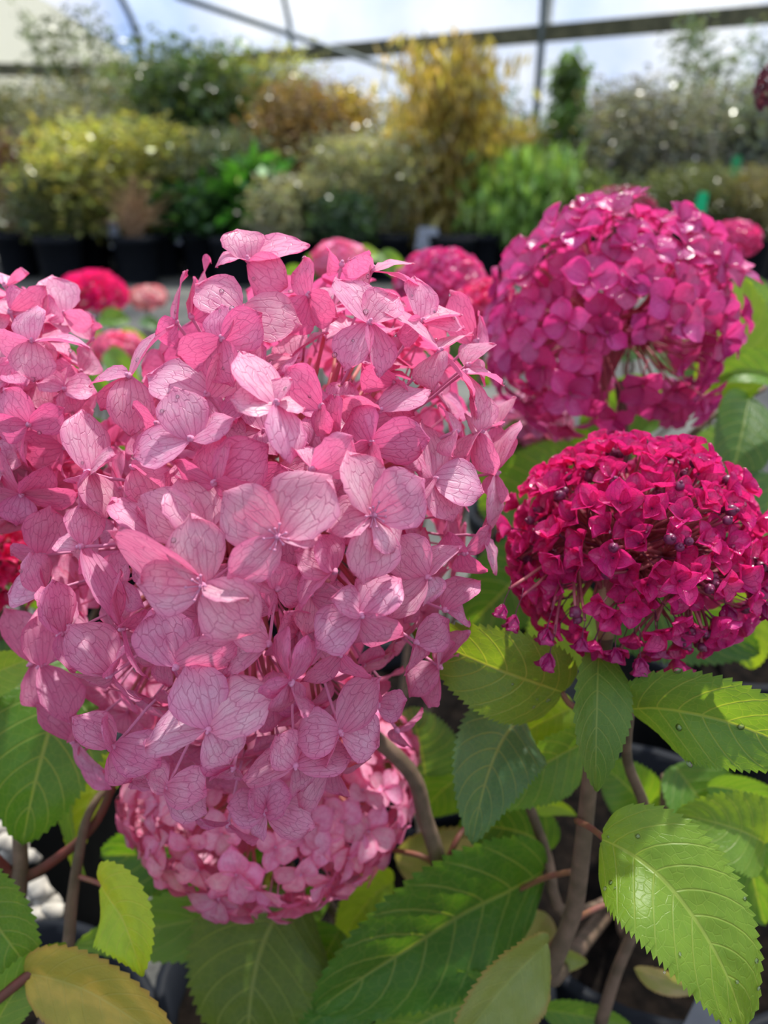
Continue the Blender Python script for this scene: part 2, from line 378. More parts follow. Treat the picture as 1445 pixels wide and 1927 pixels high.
def whole_floret(petals, cup, seed, mat, spread=4):             # one mesh, for florets turned away or far off
    r = random.Random(seed); m = MB(); uv = []
    for k in range(spread):
        a = 2*pi*k/spread + r.uniform(-.2, .2); me = r.choice(petals)
        y = V((cos(a)*cos(cup), sin(a)*cos(cup), sin(cup))); x = V((sin(a), -cos(a), 0)); z = x.cross(y)
        mt = basis(x, y, z, V((0, 0, 0.04)))
        m.add([mt @ w.co for w in me.vertices], [tuple(p.vertices) for p in me.polygons])
        q = [None] * len(me.vertices)
        for lp, d in zip(me.loops, me.uv_layers[0].data): q[lp.vertex_index] = tuple(d.uv)
        uv += q
    n0 = len(m.v); m.tube([(0, 0, 0.05), (0.02, 0, -0.6), (0, 0.03, -1.3)], 0.03, 5, 2); m.ball((0, 0, 0.06), 0.06, 6, 4)
    uv += [(0.5, 0.1)] * (len(m.v) - n0)
    me = mesh('floret', m.v, m.f, uv); me.materials.append(mat); return me
W_BIG = [whole_floret(BIG, 0.2, s, PETAL) for s in range(3)]
W_SOFT = [whole_floret(SOFT, 0.25, s, PETAL_S) for s in range(4)]
W_ROUND = [whole_floret(ROUND, 0.3, s, PETAL_M) for s in range(4)]
W_PTD = [whole_floret(PTD, 0.6, s, PETAL_C) for s in range(4)]

def tint(r, base=(1, 1, 1), j=0.10):
    k = 1 + r.uniform(-j, j)
    return (base[0]*k, base[1]*(k + r.uniform(-j, j)*0.7), base[2]*(k + r.uniform(-j, j)*0.5), 1)

def floret(head, pos, nrm, L, petals, core, whole, r, cup=0.2, base=(1, 1, 1), n=4, roll=None, jit=0.12):
    nrm = nrm.normalized(); x = nrm.orthogonal().normalized(); y = nrm.cross(x)
    hp = head.matrix_basis.translation
    a0 = r.uniform(0, 2*pi) if roll is None else roll
    fx = x*cos(a0) + y*sin(a0); fy = nrm.cross(fx)
    mt = basis(fx, fy, nrm, pos - hp, L, L, L)
    toc = (CAM - pos).normalized()
    if nrm.dot(toc) < -0.15:
        return obj('floret', r.choice(whole), None, head, mt, tint(r, base))
    c = obj('floret', core, None, head, mt)
    for k in range(n):
        a = 2*pi*k/n + r.uniform(-.16, .16); cu = cup + r.uniform(-.22, .22); s = r.uniform(0.86, 1.08)
        py = V((cos(a)*cos(cu), sin(a)*cos(cu), sin(cu))); px = V((sin(a), -cos(a), r.uniform(-.25, .25))).normalized(); pz = px.cross(py).normalized(); px = py.cross(pz)
        obj('petal', r.choice(petals), None, c, basis(px, py, pz, V((0, 0, 0.03 + 0.012*(k % 2))), s * r.uniform(.9, 1.08), s, s), tint(r, base, jit))
    return c

def ellipsoid_points(n, zmin=-1.0, seed=1, jit=0.35):
    r = random.Random(seed); out = []; ga = pi * (3 - sqrt(5))
    for i in range(n):
        z = 1 - (i + 0.5) / n * (1 - zmin); a = i * ga
        d = V((sqrt(max(0, 1 - z*z))*cos(a), sqrt(max(0, 1 - z*z))*sin(a), z))
        d += V((r.uniform(-1, 1), r.uniform(-1, 1), r.uniform(-1, 1))) * (jit * 2.0 / sqrt(n)); out.append(d.normalized())
    return out

def branches(head, hub, ends, mat, r0=0.0016, r1=0.0008, name='flower_stalks', n=8):
    hp = head.matrix_basis.translation; m = MB(); r = random.Random(3)
    hubs = []
    for e in ends:
        near = min(hubs, key=lambda h: (h - e).length, default=None)
        if near is None or (len(hubs) < n and (near - e).length > 0.035):
            h = hub.lerp(e, 0.5); hubs.append(h); m.tube([hub - hp, hub.lerp(h, .5) + V((0, 0, .002)) - hp, h - hp], [r0*1.4, r0*1.2, r0], 6, 3); near = h
        mid = near.lerp(e, 0.5) + V((r.uniform(-1, 1), r.uniform(-1, 1), r.uniform(-1, 1))) * 0.003
        m.tube([near - hp, mid - hp, e - hp], [r0*0.9, r1, r1], 5, 2)
    return m.build(name, mat, head)

# ------------------------------------------------------------------ the large pink flower head
# every floret of the front: centre, then petal tips (x, y, apparent width[, length sign])
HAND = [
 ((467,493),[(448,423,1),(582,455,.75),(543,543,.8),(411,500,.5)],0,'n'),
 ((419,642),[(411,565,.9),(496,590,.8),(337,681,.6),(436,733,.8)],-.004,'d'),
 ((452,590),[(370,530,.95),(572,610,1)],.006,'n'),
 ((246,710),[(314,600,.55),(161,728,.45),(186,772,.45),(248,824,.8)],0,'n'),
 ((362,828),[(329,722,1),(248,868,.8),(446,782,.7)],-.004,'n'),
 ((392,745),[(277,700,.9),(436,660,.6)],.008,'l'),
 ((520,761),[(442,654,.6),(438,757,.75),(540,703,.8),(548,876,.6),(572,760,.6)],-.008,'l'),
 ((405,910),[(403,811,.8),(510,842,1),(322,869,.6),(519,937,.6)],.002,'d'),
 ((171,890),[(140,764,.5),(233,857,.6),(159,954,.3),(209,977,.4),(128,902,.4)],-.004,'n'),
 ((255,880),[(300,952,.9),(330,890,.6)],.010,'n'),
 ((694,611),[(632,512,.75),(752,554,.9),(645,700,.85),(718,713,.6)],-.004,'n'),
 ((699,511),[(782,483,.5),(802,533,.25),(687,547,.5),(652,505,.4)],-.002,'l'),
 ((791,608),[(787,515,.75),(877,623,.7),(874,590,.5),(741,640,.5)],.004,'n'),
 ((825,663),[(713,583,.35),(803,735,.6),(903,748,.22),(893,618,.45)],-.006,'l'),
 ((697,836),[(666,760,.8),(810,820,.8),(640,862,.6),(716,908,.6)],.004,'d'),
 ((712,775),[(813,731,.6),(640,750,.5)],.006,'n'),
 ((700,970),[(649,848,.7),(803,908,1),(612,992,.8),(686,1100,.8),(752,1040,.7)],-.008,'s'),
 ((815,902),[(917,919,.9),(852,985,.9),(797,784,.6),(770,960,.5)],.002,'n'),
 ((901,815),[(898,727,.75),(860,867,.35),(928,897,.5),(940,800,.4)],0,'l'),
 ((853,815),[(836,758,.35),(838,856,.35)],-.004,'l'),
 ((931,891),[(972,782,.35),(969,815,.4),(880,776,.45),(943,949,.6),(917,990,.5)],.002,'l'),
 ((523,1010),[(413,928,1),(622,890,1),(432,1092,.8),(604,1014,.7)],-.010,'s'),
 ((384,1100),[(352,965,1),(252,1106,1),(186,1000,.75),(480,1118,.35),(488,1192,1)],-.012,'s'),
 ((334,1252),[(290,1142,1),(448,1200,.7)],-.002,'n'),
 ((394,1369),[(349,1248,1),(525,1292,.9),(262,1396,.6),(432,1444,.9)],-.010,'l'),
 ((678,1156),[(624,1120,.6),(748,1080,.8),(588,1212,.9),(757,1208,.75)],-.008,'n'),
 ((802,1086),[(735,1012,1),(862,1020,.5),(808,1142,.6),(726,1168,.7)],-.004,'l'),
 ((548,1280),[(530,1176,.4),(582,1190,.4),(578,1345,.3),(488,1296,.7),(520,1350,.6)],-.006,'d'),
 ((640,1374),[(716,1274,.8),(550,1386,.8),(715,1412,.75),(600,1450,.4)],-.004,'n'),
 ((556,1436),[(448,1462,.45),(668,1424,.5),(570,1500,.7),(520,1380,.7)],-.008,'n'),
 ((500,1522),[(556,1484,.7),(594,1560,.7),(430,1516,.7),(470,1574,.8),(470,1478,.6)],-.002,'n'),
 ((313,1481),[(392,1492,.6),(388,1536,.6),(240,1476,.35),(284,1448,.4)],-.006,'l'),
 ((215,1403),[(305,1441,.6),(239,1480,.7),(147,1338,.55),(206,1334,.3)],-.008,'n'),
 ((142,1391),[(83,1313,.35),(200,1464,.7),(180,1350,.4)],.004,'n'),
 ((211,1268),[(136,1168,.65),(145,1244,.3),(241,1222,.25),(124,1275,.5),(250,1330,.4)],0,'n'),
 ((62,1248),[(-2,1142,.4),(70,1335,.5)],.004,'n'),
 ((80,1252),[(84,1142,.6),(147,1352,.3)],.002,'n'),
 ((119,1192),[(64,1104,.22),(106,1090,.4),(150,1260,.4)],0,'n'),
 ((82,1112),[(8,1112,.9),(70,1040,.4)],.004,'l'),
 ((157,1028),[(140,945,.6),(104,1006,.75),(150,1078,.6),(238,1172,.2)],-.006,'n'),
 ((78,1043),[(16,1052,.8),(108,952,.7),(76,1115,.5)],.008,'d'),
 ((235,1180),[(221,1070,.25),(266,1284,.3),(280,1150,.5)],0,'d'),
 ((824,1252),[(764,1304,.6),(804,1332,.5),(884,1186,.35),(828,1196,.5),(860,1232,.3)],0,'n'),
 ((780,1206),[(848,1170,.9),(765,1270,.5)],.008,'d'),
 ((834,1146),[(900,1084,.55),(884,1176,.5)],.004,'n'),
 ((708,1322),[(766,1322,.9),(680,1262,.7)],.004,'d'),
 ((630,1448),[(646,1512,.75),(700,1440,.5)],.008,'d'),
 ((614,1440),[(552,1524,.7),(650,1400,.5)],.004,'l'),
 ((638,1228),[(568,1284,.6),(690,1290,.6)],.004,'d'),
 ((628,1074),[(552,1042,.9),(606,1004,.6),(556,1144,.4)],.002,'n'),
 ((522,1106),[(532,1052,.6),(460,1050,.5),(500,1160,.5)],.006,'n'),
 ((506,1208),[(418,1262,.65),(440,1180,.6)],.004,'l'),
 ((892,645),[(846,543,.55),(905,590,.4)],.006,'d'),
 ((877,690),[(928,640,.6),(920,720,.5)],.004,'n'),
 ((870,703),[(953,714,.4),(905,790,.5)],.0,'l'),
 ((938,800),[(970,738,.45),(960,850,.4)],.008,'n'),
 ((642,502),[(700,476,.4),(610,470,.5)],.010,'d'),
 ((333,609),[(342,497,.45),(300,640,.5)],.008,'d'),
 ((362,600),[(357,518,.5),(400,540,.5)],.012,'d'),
 ((392,540),[(380,478,.4)],.012,'d'),
 ((604,768),[(540,682,.85),(620,820,.5)],.004,'d'),
 ((638,828),[(620,737,.6),(590,770,.5)],.006,'d'),
 ((586,884),[(663,815,.7),(560,830,.5)],-.002,'l'),
 ((384,1010),[(262,930,1),(330,900,.8)],.002,'l'),
 ((300,1010),[(240,960,.7),(210,930,.6)],.010,'n'),
 ((440,1440),[(400,1475,.6),(470,1480,.6),(380,1420,.6)],.008,'d'),
 ((430,1545),[(370,1530,.5),(480,1590,.5)],.006,'d'),
 ((150,1420),[(215,1480,.8),(160,1350,.6)],.012,'d'),
 ((870,1040),[(925,985,.5),(905,1090,.6),(835,1010,.5)],.008,'d'),
 ((905,1010),[(950,930,.4),(936,1085,.4)],.010,'l'),
 ((745,1370),[(800,1345,.4),(768,1410,.5)],.012,'d'),
 ((580,560),[(570,480,.7),(640,600,.7),(540,630,.6)],.018,'d'),
 ((742,720),[(680,690,.6),(770,790,.6)],.014,'d'),
 ((300,800),[(240,770,.6),(290,880,.7)],.012,'d'),
 ((450,700),[(400,690,.5),(490,640,.6)],.012,'d'),
]
MC, MD, MR = (488, 1000), 0.318, (462, 575, 0.082)               # head centre in the photo, distance, radii
def m_shift(t): return -130 * t if t < 0 else -60 * t
def m_depth(x, y):
    ry = MR[1]; t = (y - MC[1]) / ry; w = MR[0] * (1 - 0.16 * max(0, t) - 0.05 * max(0, -t))
    q = ((x - MC[0] - m_shift(t)) / w) ** 2 + t * t
    return MD - MR[2] * sqrt(max(0, 1 - q))
def petal_pose(c, tip, width, L, nrm, sgn):
    tip3 = tip - c; lat = tip3 - FWD * tip3.dot(FWD); l = lat.length
    full = min(max(L * 0.8, l * 1.03), l * 1.22); dz = sqrt(max(0, full*full - l*l)) * min(1, max(0.15, 1.35 - width * 1.25))
    slope = -(nrm - FWD * nrm.dot(FWD)).dot(lat) / min(-0.25, nrm.dot(FWD))   # depth change if the petal lay in the floret plane
    s = 1 if (-slope if False else slope) > 0 else -1
    d = lat + FWD * dz * (s if sgn is None else sgn) * 0.9
    ln = d.length; d.normalize()
    m = -FWD - d * d.dot(-FWD); m.normalize(); side = d.cross(m)
    return d, side, m, ln
def hand_florets(head, table, depth, centre, rad, L, petals, cores, r, cols):
    ends = []
    hp = head.matrix_basis.translation
    for (cx, cy), tips, dz, col in table:
        d = depth(cx, cy) + dz; c = P(cx, cy, d)
        n = (RIGHT * ((cx - centre[0]) / rad[0]) - UP * ((cy - centre[1]) / rad[1]) - FWD * 0.9).normalized()
        x = n.orthogonal().normalized(); y = n.cross(x)
        core = obj('floret', cores[1] if col == 's' else cores[0], None, head, basis(x, y, n, c - hp, L, L, L))
        inv = core.matrix_basis.inverted(); ends.append(c - n * L * 1.45)
        for k, tp in enumerate(tips):
            tip = P(tp[0], tp[1], d); dr, side, m, ln = petal_pose(c, tip, tp[2], L, n, tp[3] if len(tp) > 3 else None)
            fullL = ln
            w = tp[2]; ang = acos(min(1, max(-1, w * (0.98 if col != 'l' else 0.92)))); opts = []
            for sg in (1, -1):
                sd_ = side * cos(ang * sg) + m * sin(ang * sg); nz = sd_.cross(dr)
                if nz.dot(-FWD) < 0: nz = -nz; sd_ = -sd_
                opts.append((nz.dot(SUN_DIR), sd_, nz))
            opts.sort(key=lambda q: q[0]); _, sd_, nz = opts[0 if col == 'd' or r.random() < .2 else 1]
            sd_ = dr.cross(nz)
            wd = L * r.uniform(0.98, 1.12) * min(1.1, 0.5 + 0.5 * ln / L)
            wm = basis(sd_, dr, nz, c - hp + n * 0.0004 * (k % 2), wd, fullL, L)
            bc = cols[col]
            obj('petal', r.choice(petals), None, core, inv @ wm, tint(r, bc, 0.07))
    return ends
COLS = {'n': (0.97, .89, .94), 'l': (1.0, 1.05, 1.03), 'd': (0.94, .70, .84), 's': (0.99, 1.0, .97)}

def head_empty(px, py, d, label, group=None):
    e = empty('hydrangea_flower_head', P(px, py, d)); return tag(e, label, 'flower head', group)

r = random.Random(11)
main = head_empty(500, 1010, 0.33, 'largest pale pink hydrangea flower head, sharp in front of all others')
ends = hand_florets(main, HAND, m_depth, MC, MR, 0.0212, BIG, CORE, r, COLS)
for d in ellipsoid_points(150, -1, 5, 0.4):
    dn = d.copy()
    # d is given in camera axes: x right, y up, z towards the camera
    t = -d.y; wx = MR[0] * (1 - 0.16 * max(0, t) - 0.05 * max(0, -t))
    k = 0.77 if d.z > -0.1 else 0.80
    px = MC[0] + d.x * wx * k + m_shift(t); py = MC[1] - d.y * MR[1] * k
    dep = MD + 0.016 - d.z * MR[2] * (0.82 if d.z > 0 else 0.9)
    pos = P(px, py, dep); n = RIGHT * d.x + UP * d.y - FWD * d.z * 1.1
    floret(main, pos, n + V((r.uniform(-.3, .3), r.uniform(-.3, .3), r.uniform(-.3, .3))), 0.0165, BIG, CORE[0], W_BIG, r, 0.10, (0.95, .74, .87))
    ends.append(pos - n.normalized() * 0.0195 * 1.4)
branches(main, P(520, 1080, 0.345), ends, STALK, 0.0016, 0.0009, n=14)

# ------------------------------------------------------------------ the head cut by the edge
LHAND = [
 ((60,644),[(58,570,1),(-6,640,.55),(163,642,.4),(58,722,.95)],-.006,'l'),
 ((120,733),[(124,681,.7),(72,720,.8),(180,732,.9),(134,778,.7)],-.002,'n'),
 ((54,799),[(12,726,.95),(118,772,.6),(38,880,.5),(-20,800,.7)],-.004,'d'),
 ((121,842),[(130,778,.8),(36,846,.85),(110,902,.7)],-.002,'d'),
 ((41,929),[(4,838,.7),(105,880,.5),(146,927,.45),(22,988,.9),(-30,915,.5)],-.006,'d'),
 ((118,592),[(92,515,.8),(172,600,.6)],.004,'l'),
 ((172,640),[(130,582,.8),(180,608,.4)],.008,'n'),
 ((20,590),[(40,540,.6),(82,535,.25),(-20,560,.6)],.006,'n'),
 ((10,540),[(42,508,.25),(-20,505,.5)],.008,'l'),
 ((80,600),[(60,552,.6),(100,560,.5)],.010,'d'),
 ((150,700),[(165,650,.5),(110,680,.6)],.010,'n'),
 ((10,880),[(-10,820,.8),(40,870,.7),(-20,930,.7)],.008,'n'),
]
LC, LD, LR = (-10, 770), 0.335, (190, 262, 0.060)
def l_depth(x, y): return LD - LR[2] * sqrt(max(0, 1 - ((x-LC[0])/LR[0])**2 - ((y-LC[1])/LR[1])**2))
left = head_empty(-10, 790, 0.335, 'pale pink hydrangea flower head cut by the edge, beside the largest head')
ends = hand_florets(left, LHAND, l_depth, LC, LR, 0.0188, BIG, CORE, r, COLS)
for d in ellipsoid_points(62, -1, 8, 0.4):
    pos = P(LC[0] + d.x*LR[0]*.74, LC[1] - d.y*LR[1]*.78, LD - d.z*LR[2]*.72); n = RIGHT*d.x + UP*d.y - FWD*d.z
    floret(left, pos, n + V((r.uniform(-.3, .3), r.uniform(-.3, .3), r.uniform(-.3, .3))), 0.0175, BIG, CORE[0], W_BIG, r, 0.15, (0.97, .80, .90)); ends.append(pos - n*0.025)
branches(left, P(-10, 830, 0.34), ends, STALK, n=9)

# ------------------------------------------------------------------ generic domed heads
def dome(label, px, py, d, rx, rz, n, L, petals, core, whole, base, cup, stalk, zmin=-0.6, seed=1, skip=None, group=None, solid=False, jit=0.12, k=1.0, floor_=-0.15, deep=0.0, ry=None):
    c = P(px, py, d); e = empty('hydrangea_flower_head', c); tag(e, label, 'flower head', group); rr = random.Random(seed); ends = []
    for q in ellipsoid_points(n, zmin, seed, 0.45):
        s = 1 - rr.random() * deep
        pos = c + V((q.x*rx, q.y*(ry or rx), q.z*rz)) * s * k
        if skip and skip(pos, rr): continue
        nn = V((q.x/rx, q.y/(ry or rx), q.z/rz)).normalized() + V((rr.uniform(-.35, .35), rr.uniform(-.35, .35), rr.uniform(-.35, .35)))
        if solid:
            a = nn.normalized(); x = a.orthogonal().normalized(); ang = rr.uniform(0, 6.28); y = a.cross(x)
            fx = x*cos(ang) + y*sin(ang); ll = L * rr.uniform(.85, 1.15)
            obj('floret', rr.choice(whole), None, e, basis(fx, a.cross(fx), a, pos - c, ll, ll, ll), tint(rr, base, jit))
        else: floret(e, pos, nn, L * rr.uniform(.85, 1.12), petals, core, whole, rr, cup, base, jit=jit)
        ends.append(pos - nn.normalized() * L * 1.35)
    if stalk: branches(e, c + V((0, 0, -rz*0.55)), ends, stalk, 0.0013, 0.0006, n=12)
    return e, c
def px_of(p):
    q = p - CAM; dd = q.dot(FWD); return 722.5 + q.dot(RIGHT)/dd*FPX, 963.5 - q.dot(UP)/dd*FPX

# below the large head
dome('soft pink hydrangea flower head hanging below the largest head, slightly out of focus', 515, 1450, 0.435, 0.080, 0.052, 185, 0.0150, SOFT, CORE[0], W_SOFT, (1, .95, .97), 0.2, STALK, -1, 21, jit=.16)
# upper right magenta head
def gap_ur(p, q):
    x, y = px_of(p); return ((x-1195)/60)**2 + ((y-705)/60)**2 < 1 and q.random() < 0.7 or (x > 1180 and y > 790)
dome('deep magenta hydrangea flower head with open gaps, behind the crimson head', 1150, 615, 0.47, 0.080, 0.075, 175, 0.0152, ROUND, CORE_M, W_ROUND, (.95, .92, .98), 0.25, STALK_C, -0.9, 31, gap_ur, deep=0.25, jit=0.25)
# crimson head
def gap_c(p, q):
    x, y = px_of(p)
    return (((x-1125)/60)**2 + ((y-1120)/40)**2 < 1 and q.random() < 0.7) or (y > 1140 and q.random() < 0.35)
crim, cc = dome('small-petalled crimson hydrangea flower head with plum buds, in sharp focus', 1190, 1035, 0.335, 0.0545, 0.049, 290, 0.0092, PTD, CORE_C, W_PTD, (1, 1.25, 1.25), 0.58, STALK_C, -0.72, 41, gap_c, deep=0.22, jit=0.16)
bud_me = mesh('flower_bud', MB().ball((0, 0, 0), 0.0024, 8, 6, 1, 1, 0.95).ball((0, 0, 0.0021), 0.0010, 6, 4).v, MB().ball((0, 0, 0), 0.0024, 8, 6, 1, 1, 0.95).ball((0, 0, 0.0021), 0.0010, 6, 4).f); bud_me.materials.append(BUD_C)
bm_, bends = [], []
for q in ellipsoid_points(46, -0.5, 43, 0.8):
    if q.y > 0.35: continue
    p0 = V((q.x*0.052, q.y*0.052, q.z*0.047))
    for k in range(r.choice((1, 2, 3, 4))):
        p = p0 + V((r.uniform(-1, 1), r.uniform(-1, 1), r.uniform(-1, 1))) * 0.0042
        if gap_c(cc + p, r) and r.random() < .5: continue
        a = (q + V((r.uniform(-.3, .3), r.uniform(-.3, .3), r.uniform(-.3, .3)))).normalized(); x = a.orthogonal().normalized()
        s = r.uniform(.75, 1.15); obj('flower_bud', bud_me, None, crim, basis(x, a.cross(x), a, p, s, s, s)); bends.append(cc + p)
# hanging cups around the lower rim
rim = [(1035,1242,.95),(1096,1212,.8),(1158,1232,.8),(1205,1250,1),(1238,1218,.95),(1283,1180,.9),(970,1170,.9),(948,1150,.8),(1030,1195,.9),(1365,1150,.9),(1290,1120,.9),(1420,1105,1.1),(1440,1145,1)]
for x, y, s in rim:
    c = P(x, y - 14, 0.300); a = (V((x - 1190, -60, 0)) * 0.0012 + V((0, -.25, -.75))).normalized(); xx = a.orthogonal().normalized(); L = .0082 * s
    fl = obj('floret', CORE_C, None, crim, basis(xx, a.cross(xx), a, c - cc, L, L, L)); bends.append(c - a * L)
    for k in range(4):
        an = pi/2*k + r.uniform(-.2, .2); cu = 0.95 + r.uniform(-.15, .15); py = V((cos(an)*cos(cu), sin(an)*cos(cu), sin(cu))); px_ = V((sin(an), -cos(an), 0)); pz = px_.cross(py)
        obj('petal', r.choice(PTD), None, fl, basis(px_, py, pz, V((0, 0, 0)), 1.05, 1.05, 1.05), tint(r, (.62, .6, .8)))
branches(crim, P(1135, 1120, 0.325), bends, STALK_C, 0.0011, 0.0007, n=9)
MB().tube([P(1140, 1200, 0.328) - cc, P(1135, 1130, 0.326) - cc, P(1140, 1085, 0.328) - cc], [0.0036, 0.0042, 0.0030], 10).build('stem_top', STALK_G, crim)

# blurred heads further back
POTS = ((0.02, 0.62), (-0.40, 0.62), (0.42, 0.80), (-0.10, 1.05), (-0.50, 1.15), (0.28, 1.15))
def far_head(label, px, py, d, rpx, col, mat_whole, n, Lpx, squash=0.8, seed=1, bow=0.0):
    rx = rpx / FPX * d; L = Lpx / FPX * d
    e, c = dome(label, px, py, d, rx, rx*squash, n, L, None, None, mat_whole, col, 0.3, STALK_C, -0.7, seed, solid=True, jit=.2)
    q = min(POTS, key=lambda k: (k[0] - c.x)**2 + (k[1] - c.y)**2); f = V((q[0] + rnd.uniform(-.05, .05), q[1] + rnd.uniform(-.05, .05), 0.205))
    a = c - V((0, 0, rx*squash*.5)) + V((rx*.6 if bow else 0, 0, 0)); b = V((c.x*.75 + f.x*.25 + bow, c.y*.75 + f.y*.25, c.z*.6 + f.z*.4))
    MB().tube([a - c, b - c, f.lerp(b, .4) - c, f - c], [.0024, .0028, .0032, .004], 7, 4).build('stem', STEM, e)
    return e, c
far_head('bright cerise hydrangea flower head far behind the gap beside the largest head', 175, 552, 1.15, 52, (1.2, 1.1, 1.25), W_PTD, 110, 14, 0.6, 51)
far_head('faded salmon hydrangea flower head beyond the cerise one', 278, 560, 1.5, 30, (1.0, 1.3, .8), W_SOFT, 50, 12, 0.6, 52)
far_head('rose pink hydrangea flower head just showing above the largest head', 640, 492, 0.95, 48, (1, .75, .85), W_SOFT, 80, 15, 0.7, 53)
far_head('blurred pink hydrangea flower head between the largest and magenta heads', 830, 545, 0.72, 78, (1, .9, .95), W_ROUND, 120, 20, 0.85, 54)
far_head('blurred rose red hydrangea flower head touching the magenta head', 915, 590, 0.64, 58, (1.15, .9, .8), W_ROUND, 80, 20, 0.9, 55)
far_head('dusky brown faded hydrangea head rising behind the magenta head', 1165, 400, 0.80, 62, (.42, .5, .32), W_ROUND, 130, 9, 0.7, 56)
far_head('small pink hydrangea flower head peeping out behind the magenta head at the green tag', 1385, 452, 0.78, 38, (1.1, 1.0, .95), W_ROUND, 70, 12, 0.8, 57)
far_head('dim mauve hydrangea flower head under the magenta head', 985, 800, 0.60, 80, (.8, .8, .85), W_SOFT, 80, 26, 0.6, 58)
far_head('crimson hydrangea flower head half hidden behind the pink head at the edge', -10, 1060, 0.43, 78, (1.05, 1, .9), W_PTD, 120, 24, 1.1, 59)
far_head('dry brown flower head hanging at the upper edge by the tunnel wall', 1462, 165, 0.62, 34, (.26, .6, .22), W_ROUND, 60, 12, 1.3, 60, 0.10)
far_head('rosy hydrangea flower head low in the gap below the cerise one', 222, 655, 0.95, 42, (1.0, .6, .7), W_SOFT, 60, 16, 0.6, 61)

# ------------------------------------------------------------------ hydrangea leaves, stems and pots
G_MID, G_DARK, G_LIME, G_BLUE, G_OLIVE = (0.105, 0.245, 0.035, 1), (0.055, 0.150, 0.025, 1), (0.230, 0.400, 0.035, 1), (0.085, 0.200, 0.085, 1), (0.120, 0.190, 0.020, 1)
G_YEL, G_CREAM, G_TAN = (0.70, 0.52, 0.09, 1), (0.34, 0.40, 0.13, 1), (0.50, 0.40, 0.19, 1)
DROPS = []
def leaf(plant, base, mid, tip, wpx, color, roll=0, fold=18, teeth=26, seed=0, curl=0.0, base_pow=0.5, tip_pow=0.8, label=None):
    B, Md, T = P(*base), P(*mid), P(*tip); W = wpx / FPX * mid[2]
    C = 2*Md - 0.5*(B + T); nv, nu = teeth * 3, 12; v, uv, f = [], [], []
    L = (B - T).length; pk = base_pow / (base_pow + tip_pow); mx = pk**base_pow * (1-pk)**tip_pow
    for j in range(nv + 1):
        t = j / nv; p = B*(1-t)**2 + C*2*t*(1-t) + T*t*t; dv = ((C-B)*(1-t) + (T-C)*t).normalized()
        n0 = -FWD - dv * dv.dot(-FWD); n0.normalize(); s0 = dv.cross(n0)
        a = R(roll); nn = n0*cos(a) + s0*sin(a); ss = dv.cross(nn)
        h = max(t, 0.004)**base_pow * max(1-t, 0)**tip_pow / mx * W/2
        saw = (j % 3) / 3.0 if 0.06 < t < 0.985 else 0.0
        for i in range(nu + 1):
            u = i / nu * 2 - 1; au = abs(u)
            e = 1 + (0.13 * saw - 0.03) * (au > 0.99)
            s = (t - 0.26 * au**1.25) * 8.0
            q = 0.010 * W * sin(2*pi*s + 1.57) * min(1, au*4) * (1 - au*au*0.3) + 0.03 * W * noise.noise(V((u*1.5 + seed*3, t*3, seed)))
            up = sin(R(fold)) * au * h - curl * au**2 * h
            v.append(p + ss * (u * h * cos(R(fold)) * e) + nn * (up - q) + dv * (0.035 * W * saw * (au > .99)))
            uv.append((u*0.5 + 0.5, t))
    n = nu + 1
    for j in range(nv):
        for i in range(nu): f.append((j*n+i, j*n+i+1, (j+1)*n+i+1, (j+1)*n+i))
    pl = plant.matrix_basis.translation
    me = mesh('leaf', [p - B for p in v], f, uv)
    o = obj('leaf', me, LEAF_Y if color in (G_YEL, G_CREAM, G_TAN) else LEAF, plant, M4.Translation(B - pl), color)
    if label: o['label'] = label
    o['_n'] = 0; del o['_n']
    return o, B
def stem(plant, pts, rad, mat=STEM, name='stem', n=9):
    pl = plant.matrix_basis.translation
    q = [p if isinstance(p, V) else P(*p) for p in pts]
    return MB().tube([p - pl for p in q], rad, n, 4).build(name, mat, plant)
POT_N = 0
pot_prof = [(0.0, 0.0), (0.105, 0.0), (0.112, 0.01), (0.128, 0.205), (0.136, 0.207), (0.139, 0.235), (0.139, 0.243), (0.131, 0.243), (0.127, 0.20)]
pot_me = mesh('pot', MB().lathe(pot_prof, 32).v, MB().lathe(pot_prof, 32).f); pot_me.materials.append(PLASTIC)
def soil_mesh(rad, z, n=28, m=7):
    v = [V((0, 0, z))]; f = []
    for i in range(1, m + 1):
        for k in range(n):
            q = rad*i/m; a = 2*pi*k/n; p = V((q*cos(a), q*sin(a), 0)); v.append(p + V((0, 0, z + 0.010*noise.noise(p*60) + .006*noise.noise(p*150))))
    for k in range(n): f.append((0, 1+k, 1+(k+1) % n))
    for i in range(m-1):
        for k in range(n): f.append((1+i*n+k, 1+(i+1)*n+k, 1+(i+1)*n+(k+1) % n, 1+i*n+(k+1) % n))
    return mesh('soil', v, f)
soil_me = soil_mesh(0.1265, 0.212); soil_me.materials.append(SOIL)
def pot(x, y, label, s=1.0):
    e = empty('plant_pot', V((x, y, 0))); e.scale = (s, s, s); tag(e, label, 'pot', 'black pots of the hydrangeas')
    obj('pot_wall', pot_me, None, e); obj('soil', soil_me, None, e); return e
def plant(x, y, label): return tag(empty('hydrangea_plant', V((x, y, 0.205))), label, 'plant', 'hydrangea plants in black pots')

